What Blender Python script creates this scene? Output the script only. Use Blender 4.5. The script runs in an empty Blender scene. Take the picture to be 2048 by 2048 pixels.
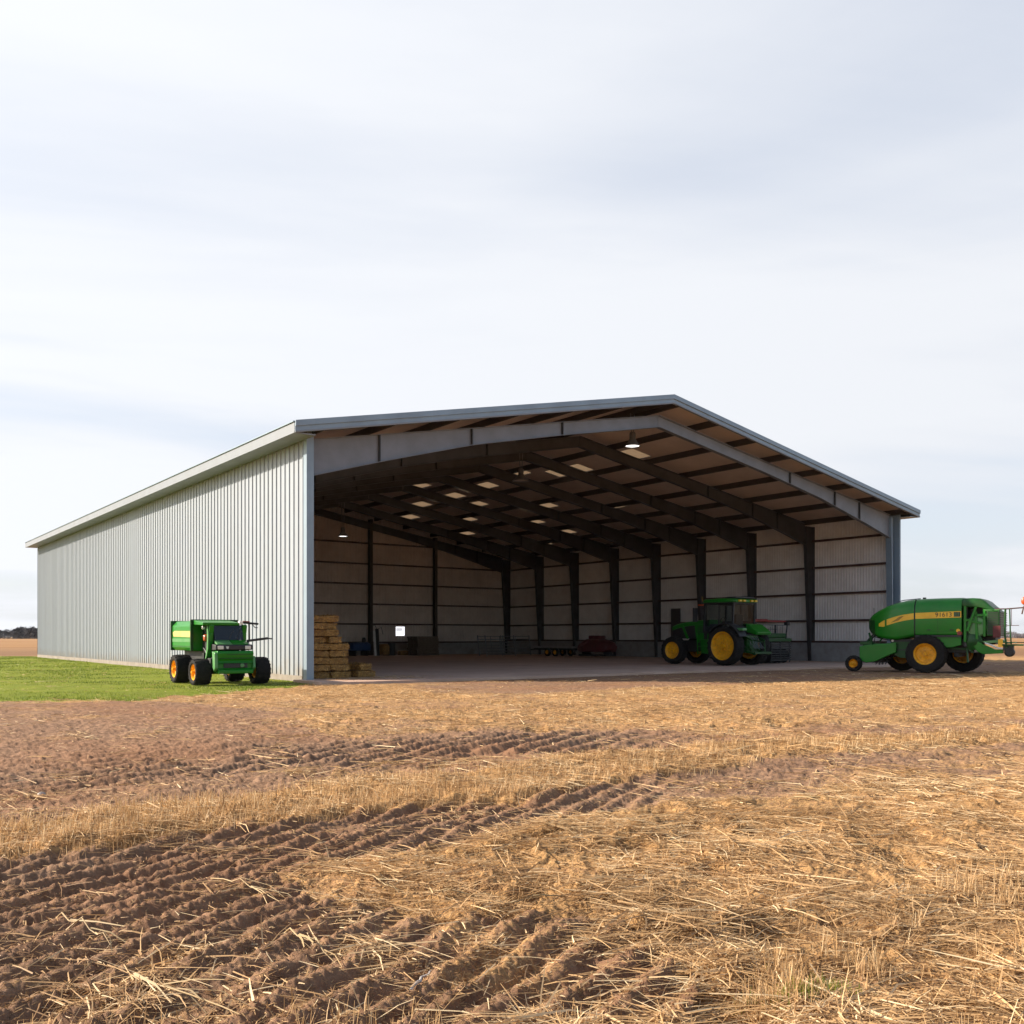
import bpy, math, random
import numpy as np
from mathutils import Vector, Matrix, Quaternion

random.seed(7)
rng = np.random.default_rng(11)
SC = bpy.context.scene
COL = SC.collection
R = math.radians

# ------------------------------------------------------------------ camera constants
F, YAW, CU, CV, HY, CH = 1901.5, 0.631, -12.363, -27.727, 1273.1, 1.4
SY, CY = math.sin(YAW), math.cos(YAW)
W, HEL, HER, HR, UR, LEN, OVF, OVS = 32.4, 7.85, 7.79, 11.03, 15.36, 45.0, 0.74, 0.70
REAR = 34.07
FRAMES = [0.0, 5.09, 9.14, 13.1, 17.03, 21.06, 25.35, 29.5, 33.8]


def field(a, b):                     # metres right of / ahead of the viewpoint -> world x, y
    return CU + a * CY + b * SY, CV - a * SY + b * CY


def ground_at(px, py):               # photo pixel -> field coordinates (a, b) on the ground
    b = CH * F / (py - HY)
    return (px - 1024) / F * b, b


# ------------------------------------------------------------------ object helpers
def link(o):
    COL.objects.link(o)
    return o


def tag(o, label=None, cat=None, group=None, kind=None):
    if label: o['label'] = label
    if cat: o['category'] = cat
    if group: o['group'] = group
    if kind: o['kind'] = kind
    return o


def thing(name, label, cat, loc=(0, 0, 0), rotz=0.0, group=None):
    o = link(bpy.data.objects.new(name, None))
    o.empty_display_size = 0.3
    o.location = loc
    o.rotation_euler = (0, 0, rotz)
    return tag(o, label, cat, group)


def copy_tree(o, parent=None):
    c = link(o.copy())
    if parent: c.parent = parent
    for ch in list(o.children):
        copy_tree(ch, c)
    return c


class MB:
    def __init__(s):
        s.v, s.f = [], []

    def add(s, verts, faces):
        n = len(s.v)
        s.v += [tuple(p) for p in verts]
        s.f += [tuple(i + n for i in f) for f in faces]
        return s

    def box(s, x0, x1, y0, y1, z0, z1, m=None):
        p = [(x0, y0, z0), (x1, y0, z0), (x1, y1, z0), (x0, y1, z0), (x0, y0, z1), (x1, y0, z1), (x1, y1, z1), (x0, y1, z1)]
        if m is not None: p = [m @ Vector(q) for q in p]
        return s.add(p, [(0, 3, 2, 1), (4, 5, 6, 7), (0, 1, 5, 4), (1, 2, 6, 5), (2, 3, 7, 6), (3, 0, 4, 7)])

    def bar(s, p0, p1, w, h, up=(0, 0, 1)):      # rectangular bar from p0 to p1
        p0, p1 = Vector(p0), Vector(p1)
        d = (p1 - p0).normalized()
        u = Vector(up)
        if abs(d.dot(u)) > 0.98: u = Vector((1, 0, 0))
        sd = d.cross(u).normalized()
        u = sd.cross(d)
        q = []
        for p in (p0, p1):
            for a, b in ((-1, -1), (1, -1), (1, 1), (-1, 1)):
                q.append(p + sd * (a * w / 2) + u * (b * h / 2))
        return s.add(q, [(0, 1, 2, 3), (7, 6, 5, 4), (0, 4, 5, 1), (1, 5, 6, 2), (2, 6, 7, 3), (3, 7, 4, 0)])

    def tube(s, pts, r, n=8):
        pts = [Vector(p) for p in pts]
        rs = r if isinstance(r, (list, tuple)) else [r] * len(pts)
        vs, fs = [], []
        prev = None
        for i, p in enumerate(pts):
            d = (pts[min(i + 1, len(pts) - 1)] - pts[max(i - 1, 0)]).normalized()
            if prev is None:
                u = Vector((0, 0, 1)) if abs(d.z) < 0.9 else Vector((1, 0, 0))
                a = d.cross(u).normalized()
            else:
                a = (prev - d * prev.dot(d)).normalized()
            prev = a
            b = d.cross(a)
            for k in range(n):
                t = 2 * math.pi * k / n
                vs.append(p + (a * math.cos(t) + b * math.sin(t)) * rs[i])
        for i in range(len(pts) - 1):
            for k in range(n):
                fs.append((i * n + k, i * n + (k + 1) % n, (i + 1) * n + (k + 1) % n, (i + 1) * n + k))
        fs.append(tuple(range(n))[::-1])
        fs.append(tuple((len(pts) - 1) * n + k for k in range(n)))
        return s.add(vs, fs)

    def prism(s, poly, fn, lo, hi):              # polygon (a,b) extruded: fn(a,b,t) -> xyz
        n = len(poly)
        vs = [fn(a, b, lo) for a, b in poly] + [fn(a, b, hi) for a, b in poly]
        fs = [tuple(range(n)), tuple(range(2 * n - 1, n - 1, -1))]
        fs += [(i, n + i, n + (i + 1) % n, (i + 1) % n) for i in range(n)]
        return s.add(vs, fs)

    def lathe(s, prof, c=(0, 0, 0), n=32, axis='y', closed=False):   # prof: (radius, along-axis)
        m = len(prof)
        vs, fs = [], []
        for k in range(n):
            t = 2 * math.pi * k / n
            for r, h in prof:
                if axis == 'y': p = (r * math.cos(t), h, r * math.sin(t))
                elif axis == 'x': p = (h, r * math.cos(t), r * math.sin(t))
                else: p = (r * math.cos(t), r * math.sin(t), h)
                vs.append((p[0] + c[0], p[1] + c[1], p[2] + c[2]))
        for k in range(n):
            for j in range(m if closed else m - 1):
                a, b = k * m + j, k * m + (j + 1) % m
                c2, d = ((k + 1) % n) * m + (j + 1) % m, ((k + 1) % n) * m + j
                fs.append((a, b, c2, d))
        return s.add(vs, fs)

    def loft(s, secs, cap=True):
        n = len(secs[0])
        vs = [p for sec in secs for p in sec]
        fs = []
        for i in range(len(secs) - 1):
            for k in range(n):
                fs.append((i * n + k, i * n + (k + 1) % n, (i + 1) * n + (k + 1) % n, (i + 1) * n + k))
        if cap:
            fs.append(tuple(range(n))[::-1])
            fs.append(tuple((len(secs) - 1) * n + k for k in range(n)))
        return s.add(vs, fs)

    def build(s, name, mat, parent=None, smooth=None, bevel=0, fix=True):
        me = bpy.data.meshes.new(name)
        me.from_pydata(s.v, [], s.f)
        if fix:
            import bmesh
            bm = bmesh.new(); bm.from_mesh(me)
            bmesh.ops.recalc_face_normals(bm, faces=bm.faces)
            bm.to_mesh(me); bm.free()
        me.materials.append(mat)
        if smooth:
            for p in me.polygons: p.use_smooth = True
            me.set_sharp_from_angle(angle=R(smooth))
        me.update()
        o = link(bpy.data.objects.new(name, me))
        if parent: o.parent = parent
        if bevel:
            b = o.modifiers.new('bevel', 'BEVEL'); b.width = bevel; b.segments = 2; b.limit_method = 'ANGLE'; b.angle_limit = R(40)
            b.harden_normals = False
        return o


def np_mesh(name, verts, quads, mat, attrs=None, smooth=False, tris=None):
    me = bpy.data.meshes.new(name)
    nv, nq = len(verts), len(quads)
    me.vertices.add(nv)
    me.vertices.foreach_set('co', np.ascontiguousarray(verts, dtype=np.float32).ravel())
    me.loops.add(nq * 4)
    me.loops.foreach_set('vertex_index', np.ascontiguousarray(quads, dtype=np.int32).ravel())
    me.polygons.add(nq)
    me.polygons.foreach_set('loop_start', np.arange(0, nq * 4, 4, dtype=np.int32))
    me.polygons.foreach_set('use_smooth', np.full(nq, smooth, dtype=bool))
    me.update(calc_edges=True)
    for k, a in (attrs or {}).items():
        at = me.attributes.new(k, 'FLOAT', 'POINT')
        at.data.foreach_set('value', np.ascontiguousarray(a, dtype=np.float32))
    me.materials.append(mat)
    return link(bpy.data.objects.new(name, me))


# ------------------------------------------------------------------ materials
def new_mat(name):
    m = bpy.data.materials.new(name)
    m.use_nodes = True
    nt = m.node_tree
    bs = nt.nodes['Principled BSDF']
    return m, nt, bs


def N(nt, t, **kw):
    n = nt.nodes.new(t)
    for k, v in kw.items():
        if k in n.inputs: n.inputs[k].default_value = v
        else: setattr(n, k, v)
    return n


def mixc(nt, fac, a, b):
    n = nt.nodes.new('ShaderNodeMix'); n.data_type = 'RGBA'
    for sock, v in ((n.inputs[0], fac), (n.inputs[6], a), (n.inputs[7], b)):
        if isinstance(v, (int, float)): sock.default_value = v
        elif isinstance(v, tuple): sock.default_value = (*v, 1) if len(v) == 3 else v
        else: nt.links.new(v, sock)
    return n.outputs[2]


def math_n(nt, op, a, b=0.0, c=None, clamp=False):
    n = nt.nodes.new('ShaderNodeMath'); n.operation = op; n.use_clamp = clamp
    for i, v in enumerate((a, b, c)):
        if v is None: continue
        if isinstance(v, (int, float)): n.inputs[i].default_value = v
        else: nt.links.new(v, n.inputs[i])
    return n.outputs[0]


def ramp(nt, src, lo, hi):
    n = nt.nodes.new('ShaderNodeMapRange'); n.clamp = True
    nt.links.new(src, n.inputs[0]); n.inputs[1].default_value = lo; n.inputs[2].default_value = hi
    return n.outputs[0]


def pmat(name, c1, c2=None, scale=3.0, rough=0.5, metal=0.0, bump=0.0, bscale=40.0, stretch=(1, 1, 1), lo=0.35, hi=0.65,
         dust=None, dust_amt=0.0, spec=0.5, coat=0.0, rvar=0.1):
    m, nt, bs = new_mat(name)
    tc = N(nt, 'ShaderNodeTexCoord')
    mp = N(nt, 'ShaderNodeMapping'); mp.inputs['Scale'].default_value = stretch
    nt.links.new(tc.outputs['Object'], mp.inputs[0])
    nz = N(nt, 'ShaderNodeTexNoise', Scale=scale, Detail=6.0, Roughness=0.6)
    nt.links.new(mp.outputs[0], nz.inputs['Vector'])
    f = ramp(nt, nz.outputs[0], lo, hi)
    col = mixc(nt, f, c1, c2 or tuple(x * 0.8 for x in c1))
    if dust:
        nz2 = N(nt, 'ShaderNodeTexNoise', Scale=scale * 2.3, Detail=8.0, Roughness=0.7)
        nt.links.new(tc.outputs['Object'], nz2.inputs['Vector'])
        df = math_n(nt, 'MULTIPLY', ramp(nt, nz2.outputs[0], 0.42, 0.72), dust_amt)
        col = mixc(nt, df, col, dust)
    nt.links.new(col, bs.inputs['Base Color'])
    rr = math_n(nt, 'MULTIPLY_ADD', nz.outputs[0], rvar * 2, rough - rvar, clamp=True)
    nt.links.new(rr, bs.inputs['Roughness'])
    bs.inputs['Metallic'].default_value = metal
    bs.inputs['Specular IOR Level'].default_value = spec
    if coat:
        bs.inputs['Coat Weight'].default_value = coat; bs.inputs['Coat Roughness'].default_value = 0.12
    if bump:
        bz = N(nt, 'ShaderNodeTexNoise', Scale=bscale, Detail=5.0, Roughness=0.6)
        nt.links.new(mp.outputs[0], bz.inputs['Vector'])
        bp = N(nt, 'ShaderNodeBump', Strength=bump, Distance=0.02)
        nt.links.new(bz.outputs[0], bp.inputs['Height'])
        nt.links.new(bp.outputs[0], bs.inputs['Normal'])
    return m


M = {}
M['cladding'] = pmat('pale_steel_cladding', (0.312, 0.334, 0.368), (0.276, 0.295, 0.327), 0.9, 0.42, 0.15, stretch=(1, 2.0, 0.12), bump=0.03, bscale=3,
                     dust=(0.25, 0.25, 0.245), dust_amt=0.25)
def wall_detail(m):
    nt = m.node_tree; bs = nt.nodes['Principled BSDF']
    src = bs.inputs['Base Color'].links[0].from_socket
    tc = N(nt, 'ShaderNodeTexCoord'); sp = N(nt, 'ShaderNodeSeparateXYZ'); nt.links.new(tc.outputs['Object'], sp.inputs[0])
    sheet = N(nt, 'ShaderNodeTexWhiteNoise', noise_dimensions='1D'); nt.links.new(math_n(nt, 'FLOOR', math_n(nt, 'DIVIDE', sp.outputs[1], 1.08)), sheet.inputs['W'])
    c = mixc(nt, math_n(nt, 'MULTIPLY', sheet.outputs['Value'], .16), src, (.26, .275, .285))
    nz = N(nt, 'ShaderNodeTexNoise', Scale=2.2, Detail=7.0, Roughness=.65); nt.links.new(tc.outputs['Object'], nz.inputs['Vector'])
    dz = math_n(nt, 'SUBTRACT', ramp(nt, nz.outputs[0], .2, .8), math_n(nt, 'MULTIPLY', sp.outputs[2], .95))
    c = mixc(nt, math_n(nt, 'MULTIPLY', ramp(nt, dz, -.05, .45), .55), c, (.26, .205, .15))
    st = N(nt, 'ShaderNodeTexNoise', Scale=1.0, Detail=6.0, Roughness=.7); mp = N(nt, 'ShaderNodeMapping'); mp.inputs['Scale'].default_value = (1, 6, .10)
    nt.links.new(tc.outputs['Object'], mp.inputs[0]); nt.links.new(mp.outputs[0], st.inputs['Vector'])
    c = mixc(nt, math_n(nt, 'MULTIPLY', ramp(nt, st.outputs[0], .58, .75), .28), c, (.24, .23, .20))
    nt.links.new(c, bs.inputs['Base Color'])


wall_detail(M['cladding'])
M['trim_white'] = pmat('white_trim', (0.225, 0.237, 0.255), (0.20, 0.21, 0.225), 1.5, 0.45, 0.1)
M['trim_blue'] = pmat('blue_grey_trim', (0.25, 0.31, 0.36), (0.215, 0.265, 0.31), 1.2, 0.4, 0.2)
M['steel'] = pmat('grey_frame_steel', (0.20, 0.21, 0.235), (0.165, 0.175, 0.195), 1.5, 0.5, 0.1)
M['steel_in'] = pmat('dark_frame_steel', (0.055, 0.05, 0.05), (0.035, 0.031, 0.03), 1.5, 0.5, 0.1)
M['oxide'] = pmat('red_oxide_girt', (0.075, 0.030, 0.020), (0.05, 0.022, 0.016), 2.0, 0.6)
M['purlin'] = pmat('brown_purlin', (0.055, 0.038, 0.028), (0.04, 0.028, 0.02), 2.0, 0.6)
M['liner'] = pmat('tan_roof_liner', (0.72, 0.57, 0.47), (0.61, 0.48, 0.39), 0.6, 0.75, stretch=(1, 1, 1), bump=0.35, bscale=1.2)
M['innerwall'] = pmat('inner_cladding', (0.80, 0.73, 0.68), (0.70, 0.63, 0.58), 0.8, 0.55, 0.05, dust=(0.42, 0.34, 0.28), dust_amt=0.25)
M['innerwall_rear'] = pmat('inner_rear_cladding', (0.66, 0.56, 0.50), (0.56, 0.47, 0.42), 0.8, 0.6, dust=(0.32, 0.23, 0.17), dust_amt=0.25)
M['concrete'] = pmat('dusty_concrete', (0.60, 0.41, 0.30), (0.48, 0.31, 0.225), 0.35, 0.8, bump=0.15, bscale=20, dust=(0.40, 0.235, 0.15), dust_amt=0.7)
M['concrete_grey'] = pmat('grey_concrete', (0.34, 0.325, 0.315), (0.27, 0.255, 0.245), 1.2, 0.85, bump=0.15, bscale=25, dust=(0.14, 0.10, 0.07), dust_amt=0.5)
M['footing'] = pmat('pale_footing', (0.25, 0.21, 0.175), (0.19, 0.155, 0.12), 2.0, 0.85)
M['green'] = pmat('green_paint', (0.009, 0.185, 0.010), (0.009, 0.15, 0.009), 1.2, 0.36, coat=0.12, spec=0.28, dust=(0.10, 0.12, 0.03), dust_amt=0.12)
M['green_dk'] = pmat('dark_green_paint', (0.006, 0.075, 0.009), (0.005, 0.05, 0.007), 2.0, 0.42, spec=0.3, dust=(0.07, 0.065, 0.03), dust_amt=0.3)
M['green_lt'] = pmat('light_green_paint', (0.05, 0.22, 0.05), (0.10, 0.26, 0.09), 3.0, 0.38, dust=(0.2, 0.24, 0.14), dust_amt=0.3)
M['yellow'] = pmat('yellow_stripe', (0.85, 0.50, 0.025), (0.74, 0.40, 0.018), 3.0, 0.4)
M['stripe_pale'] = pmat('pale_yellow_stripe', (0.62, 0.40, 0.13), (0.54, 0.33, 0.10), 3.0, 0.45)
M['yellow_dk'] = pmat('ochre_mark', (0.34, 0.20, 0.015), None, 3.0, 0.5)
M['rim'] = pmat('yellow_rim_paint', (0.92, 0.44, 0.010), (0.80, 0.34, 0.008), 4.0, 0.45, spec=0.3, dust=(0.22, 0.10, 0.02), dust_amt=0.6)
M['rubber'] = pmat('dusty_rubber', (0.010, 0.0095, 0.009), (0.018, 0.016, 0.015), 8.0, 0.85, spec=0.2, bump=0.3, bscale=60, dust=(0.055, 0.042, 0.032), dust_amt=0.3)
M['black'] = pmat('black_steel', (0.012, 0.012, 0.012), (0.022, 0.02, 0.019), 6.0, 0.55, dust=(0.05, 0.04, 0.03), dust_amt=0.25)
M['grille'] = pmat('dark_grille', (0.02, 0.012, 0.015), None, 6.0, 0.4)
M['red'] = pmat('faded_red_paint', (0.28, 0.03, 0.018), (0.20, 0.02, 0.014), 4.0, 0.5)
M['red_dk'] = pmat('dull_red_paint', (0.11, 0.010, 0.010), (0.07, 0.008, 0.008), 3.0, 0.55)
M['orange'] = pmat('orange_reflector', (0.55, 0.09, 0.02), None, 5.0, 0.35)
M['blue'] = pmat('blue_plastic', (0.012, 0.05, 0.16), (0.01, 0.04, 0.12), 3.0, 0.45)
M['lens'] = pmat('pale_lens', (0.80, 0.70, 0.62), (0.70, 0.6, 0.55), 8.0, 0.2)
M['white'] = pmat('white_paint', (0.72, 0.71, 0.68), (0.60, 0.58, 0.54), 4.0, 0.5)
M['wood'] = pmat('weathered_wood', (0.17, 0.12, 0.08), (0.11, 0.075, 0.05), 6.0, 0.8, stretch=(1, 6, 6))
M['galv'] = pmat('galvanised_steel', (0.20, 0.20, 0.20), (0.14, 0.14, 0.14), 6.0, 0.45, 0.5)
M['doorbrown'] = pmat('dark_brown_door', (0.055, 0.042, 0.035), (0.045, 0.033, 0.028), 3.0, 0.5)
M['bark'] = pmat('grey_bark', (0.085, 0.075, 0.075), (0.055, 0.048, 0.05), 4.0, 0.9)
M['twigs'] = pmat('bare_twigs', (0.045, 0.042, 0.050), (0.030, 0.029, 0.036), 0.5, 0.95)
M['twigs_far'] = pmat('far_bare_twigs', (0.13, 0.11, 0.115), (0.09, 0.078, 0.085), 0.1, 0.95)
M['chrome'] = pmat('worn_chrome', (0.6, 0.6, 0.6), None, 5.0, 0.25, 0.9)
M['stone'] = pmat('pale_stone', (0.42, 0.37, 0.33), (0.33, 0.28, 0.25), 20.0, 0.8, bump=0.3)


def glass_mat(name, trans, tint, rough=0.06):
    m, nt, bs = new_mat(name)
    bs.inputs['Base Color'].default_value = (0.012, 0.014, 0.014, 1)
    bs.inputs['Roughness'].default_value = rough
    nz = N(nt, 'ShaderNodeTexNoise', Scale=2.0, Detail=4.0)
    tr = N(nt, 'ShaderNodeBsdfTransparent'); tr.inputs[0].default_value = (*tint, 1)
    mx = N(nt, 'ShaderNodeMixShader')
    nt.links.new(math_n(nt, 'MULTIPLY_ADD', nz.outputs[0], 0.15, trans - 0.08), mx.inputs[0])
    nt.links.new(bs.outputs[0], mx.inputs[1]); nt.links.new(tr.outputs[0], mx.inputs[2])
    nt.links.new(mx.outputs[0], nt.nodes['Material Output'].inputs[0])
    return m


M['glass'] = glass_mat('cab_glass', 0.62, (0.75, 0.82, 0.80))
M['glass_dk'] = glass_mat('dark_windscreen', 0.22, (0.5, 0.5, 0.52), 0.04)


def skylight_mat():
    m, nt, bs = new_mat('fibreglass_skylight')
    t = N(nt, 'ShaderNodeBsdfTranslucent'); t.inputs[0].default_value = (0.28, 0.185, 0.105, 1)
    d = N(nt, 'ShaderNodeBsdfDiffuse'); d.inputs[0].default_value = (0.40, 0.30, 0.20, 1)
    nz = N(nt, 'ShaderNodeTexNoise', Scale=1.5, Detail=5.0)
    mx = N(nt, 'ShaderNodeMixShader')
    nt.links.new(math_n(nt, 'MULTIPLY_ADD', nz.outputs[0], 0.3, 0.30), mx.inputs[0])
    nt.links.new(t.outputs[0], mx.inputs[1]); nt.links.new(d.outputs[0], mx.inputs[2])
    nt.links.new(mx.outputs[0], nt.nodes['Material Output'].inputs[0])
    return m


def lamp_mat(name, col, s):
    m, nt, bs = new_mat(name)
    nz = N(nt, 'ShaderNodeTexNoise', Scale=6.0)
    bs.inputs['Base Color'].default_value = (*col, 1)
    bs.inputs['Emission Color'].default_value = (*col, 1)
    nt.links.new(math_n(nt, 'MULTIPLY_ADD', nz.outputs[0], 0.2 * s, 0.9 * s), bs.inputs['Emission Strength'])
    return m


M['skylight'] = skylight_mat()
M['bulb'] = lamp_mat('lit_lamp_lens', (1.0, 0.96, 0.9), 1.6)
M['daylight_pane'] = lamp_mat('bright_window_pane', (0.95, 0.95, 1.0), 0.75)


def straw_mat(name, c1, c2, c3, rough=0.6, thin=0.0):       # per-blade tint from the 'tint' attribute
    m, nt, bs = new_mat(name)
    at = N(nt, 'ShaderNodeAttribute', attribute_name='tint')
    tc = N(nt, 'ShaderNodeTexCoord')
    nz = N(nt, 'ShaderNodeTexNoise', Scale=1.3, Detail=4.0)
    nt.links.new(tc.outputs['Object'], nz.inputs['Vector'])
    lo = mixc(nt, ramp(nt, at.outputs['Fac'], 0.0, 0.6), c1, c2)
    hi = mixc(nt, ramp(nt, at.outputs['Fac'], 0.6, 1.0), lo, c3)
    col = mixc(nt, math_n(nt, 'MULTIPLY', ramp(nt, nz.outputs[0], 0.4, 0.7), 0.35), hi, tuple(x * 0.6 for x in c1))
    nt.links.new(col, bs.inputs['Base Color'])
    bs.inputs['Roughness'].default_value = rough
    bs.inputs['Specular IOR Level'].default_value = 0.3
    if thin:
        tr = N(nt, 'ShaderNodeBsdfTranslucent'); nt.links.new(col, tr.inputs[0])
        mx = N(nt, 'ShaderNodeMixShader'); mx.inputs[0].default_value = thin
        nt.links.new(bs.outputs[0], mx.inputs[1]); nt.links.new(tr.outputs[0], mx.inputs[2])
        nt.links.new(mx.outputs[0], nt.nodes['Material Output'].inputs[0])
    return m


M['straw'] = straw_mat('dry_straw', (0.23, 0.122, 0.050), (0.60, 0.375, 0.175), (0.84, 0.655, 0.40), thin=.3)
M['stalk'] = straw_mat('pale_stalk', (0.26, 0.16, 0.07), (0.38, 0.255, 0.12), (0.50, 0.36, 0.19))
M['hay'] = straw_mat('baled_straw', (0.13, 0.060, 0.014), (0.44, 0.225, 0.055), (0.74, 0.44, 0.13))
M['grassblade'] = straw_mat('grass_blade', (0.085, 0.125, 0.009), (0.185, 0.235, 0.015), (0.32, 0.30, 0.04), thin=.4)

# ------------------------------------------------------------------ the steel barn
SLL = (HR - HEL) / (UR + OVS)
SLR = (HR - HER) / (W + OVS - UR)


def roof_z(u):
    return HEL + SLL * (u + OVS) if u <= UR else HR - SLR * (u - UR)


barn = thing('steel_barn', 'long pale corrugated steel barn with wide open gable front', 'barn', (0, 0, 0))
PB = lambda mb, name, mat, **k: mb.build(name, mat, barn, **k)


def corr_pts(s0, s1, period, depth, prof):
    out, s = [], s0
    while s < s1:
        for fs, d in prof:
            q = s + fs * period
            if q > s1: break
            out.append((q, d * depth))
        s += period
    out.append((s1, 0))
    return out


RIB = [(0.0, 0), (0.78, 0), (0.83, 1), (0.95, 1)]
WAVE = [(0.0, 0), (0.35, 0), (0.5, 1), (0.85, 1)]


def corr_wall(name, mat, pts, fn, zlo, zhi):
    mb = MB()
    vs, fs = [], []
    for s, d in pts:
        lo, hi = zlo(s), zhi(s)
        vs += [fn(s, d, lo), fn(s, d, hi)]
    for i in range(len(pts) - 1):
        fs.append((2 * i, 2 * i + 2, 2 * i + 3, 2 * i + 1))
    mb.add(vs, fs)
    return PB(mb, name, mat, fix=False)


# side, rear and gable cladding
corr_wall('left_wall', M['cladding'], corr_pts(0.02, LEN, 0.36, 0.045, RIB), lambda s, d, z: (-d * .72, s, z), lambda s: 0.14, lambda s: HEL - 0.2)
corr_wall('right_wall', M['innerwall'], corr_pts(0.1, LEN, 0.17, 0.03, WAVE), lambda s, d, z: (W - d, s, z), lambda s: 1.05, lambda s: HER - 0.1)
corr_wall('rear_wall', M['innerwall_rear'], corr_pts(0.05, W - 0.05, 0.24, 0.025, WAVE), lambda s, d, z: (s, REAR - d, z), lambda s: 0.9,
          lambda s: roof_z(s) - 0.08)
corr_wall('back_gable', M['cladding'], corr_pts(0.02, W - 0.02, 0.36, 0.045, RIB), lambda s, d, z: (s, LEN + d, z), lambda s: 0.14,
          lambda s: roof_z(s) - 0.08)
PB(MB().box(-0.03, 0.22, 0.05, LEN, -0.2, 0.16), 'footing', M['footing'])
kw = MB()
kw.box(W - 0.24, W + 0.03, 0.45, LEN, -0.2, 1.06)
PB(kw, 'knee_wall', M['concrete_grey'], bevel=0.012)
PB(MB().box(0.25, W - 0.25, REAR - 0.12, REAR + 0.1, -0.2, 0.92), 'rear_knee_wall', M['concrete_grey'], bevel=0.012)

# roof: liner, outer sheet and translucent panels
PU_L = [0.15 + i * (UR - 0.45) / 6 for i in range(7)]
PU_R = [UR + 0.3 + i * (W - UR - 0.45) / 7 for i in range(8)]
SKY = [(19.0, 20.05, 5.35, 7.3), (18.3, 18.95, 13.4, 15.9), (19.3, 20.2, 9.7, 12.6), (19.0, 19.65, 17.4, 20.7), (19.4, 20.05, 21.5, 25.0), (19.6, 20.25, 25.8, 29.1),
       (21.3, 21.9, 21.7, 24.6), (22.95, 23.4, 17.4, 19.8), (23.55, 24.1, 17.4, 20.6), (25.4, 25.9, 13.4, 15.8), (25.8, 26.4, 21.6, 24.5), (27.65, 28.2, 9.5, 12.2),
       (28.5, 29.1, 21.6, 24.9), (30.1, 30.6, 21.6, 24.6), (30.3, 30.8, 26.3, 29.1), (23.5, 24.0, 26.0, 28.8), (17.0, 17.6, 21.6, 24.4), (16.4, 17.0, 26.0, 28.6), (13.2, 13.8, 26.2, 28.8), (26.0, 26.5, 30.0, 32.6), (21.2, 21.8, 30.0, 32.8)]
SKY = [(a - .12, b + .10, c, d) for a, b, c, d in SKY]
ue = sorted({-OVS, UR, W + OVS} | {a for s in SKY for a in s[:2]})
ve = sorted({-OVF, LEN + 0.2} | {a for s in SKY for a in s[2:]})


def roof_grid(off):
    mb = MB(); idx = {}
    vs = []
    for i, u in enumerate(ue):
        for j, v in enumerate(ve):
            idx[i, j] = len(vs); vs.append((u, v, roof_z(u) + off))
    fs = []
    for i in range(len(ue) - 1):
        for j in range(len(ve) - 1):
            um, vm = (ue[i] + ue[i + 1]) / 2, (ve[j] + ve[j + 1]) / 2
            if any(s[0] < um < s[1] and s[2] < vm < s[3] for s in SKY): continue
            fs.append((idx[i, j], idx[i + 1, j], idx[i + 1, j + 1], idx[i, j + 1]))
    return mb.add(vs, fs)


PB(roof_grid(-0.06), 'roof_liner', M['liner'], fix=False)
PB(roof_grid(0.0), 'roof', M['trim_white'], fix=False)
for s in SKY:
    mb = MB()
    mb.add([(s[0], s[2], roof_z(s[0]) - 0.03), (s[1], s[2], roof_z(s[1]) - 0.03), (s[1], s[3], roof_z(s[1]) - 0.03), (s[0], s[3], roof_z(s[0]) - 0.03)],
           [(0, 1, 2, 3)])
    PB(mb, 'skylight', M['skylight'], fix=False)

# fascias, soffits, corner trims
def slope_strip(z0, z1, v0, v1):
    mb = MB()
    for ua, ub in ((-OVS - 0.05, UR), (UR, W + OVS + 0.05)):
        za, zb = roof_z(ua), roof_z(ub)
        mb.prism([(ua, za + z0), (ub, zb + z0), (ub, zb + z1), (ua, za + z1)], lambda a, b, t: (a, t, b), v0, v1)
    return mb


g = PB(slope_strip(-0.27, 0.05, -OVF - 0.04, -OVF), 'gable_fascia', M['trim_blue'])
slope_strip(-0.10, 0.075, -OVF - 0.085, -OVF - 0.042).build('drip_edge', M['trim_blue'], g)
slope_strip(-0.29, -0.24, -OVF - 0.06, -OVF + 0.06).build('fascia_flange', M['trim_white'], g)
ef = PB(MB().box(-OVS - 0.06, -OVS, -OVF + 0.004, LEN + 0.2, HEL - 0.30, HEL + 0.02), 'eave_fascia', M['trim_white'])
MB().box(-OVS - 0.10, -OVS + 0.05, -OVF + 0.004, LEN + 0.2, HEL + 0.022, HEL + 0.055).build('drip_edge', M['trim_blue'], ef)
PB(MB().box(-OVS + 0.002, -0.05, -OVF + 0.06, LEN + 0.15, HEL - 0.30, HEL - 0.26), 'soffit', M['trim_white'])
ef = PB(MB().box(W + OVS, W + OVS + 0.06, -OVF + 0.004, LEN + 0.2, HER - 0.30, HER + 0.02), 'eave_fascia', M['trim_white'])
MB().box(W + OVS - 0.05, W + OVS + 0.10, -OVF + 0.004, LEN + 0.2, HER + 0.022, HER + 0.055).build('drip_edge', M['trim_blue'], ef)
PB(MB().box(W + 0.05, W + OVS - 0.002, -OVF + 0.06, LEN + 0.15, HER - 0.30, HER - 0.26), 'soffit', M['trim_blue'])
PB(MB().box(-0.075, 0.015, -0.085, 0.16, 0.0, HEL - 0.02), 'corner_trim', M['trim_blue'])

# portal frames
def web_d(t):
    xs, ys = [0, 2.5, 6, 10, 30], [1.12, 0.86, 0.56, 0.46, 0.40]
    return float(np.interp(t, xs, ys))


def top_z(u):
    return roof_z(u) - 0.06 - 0.38 - 0.012 * min(u, W - u)


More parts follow.
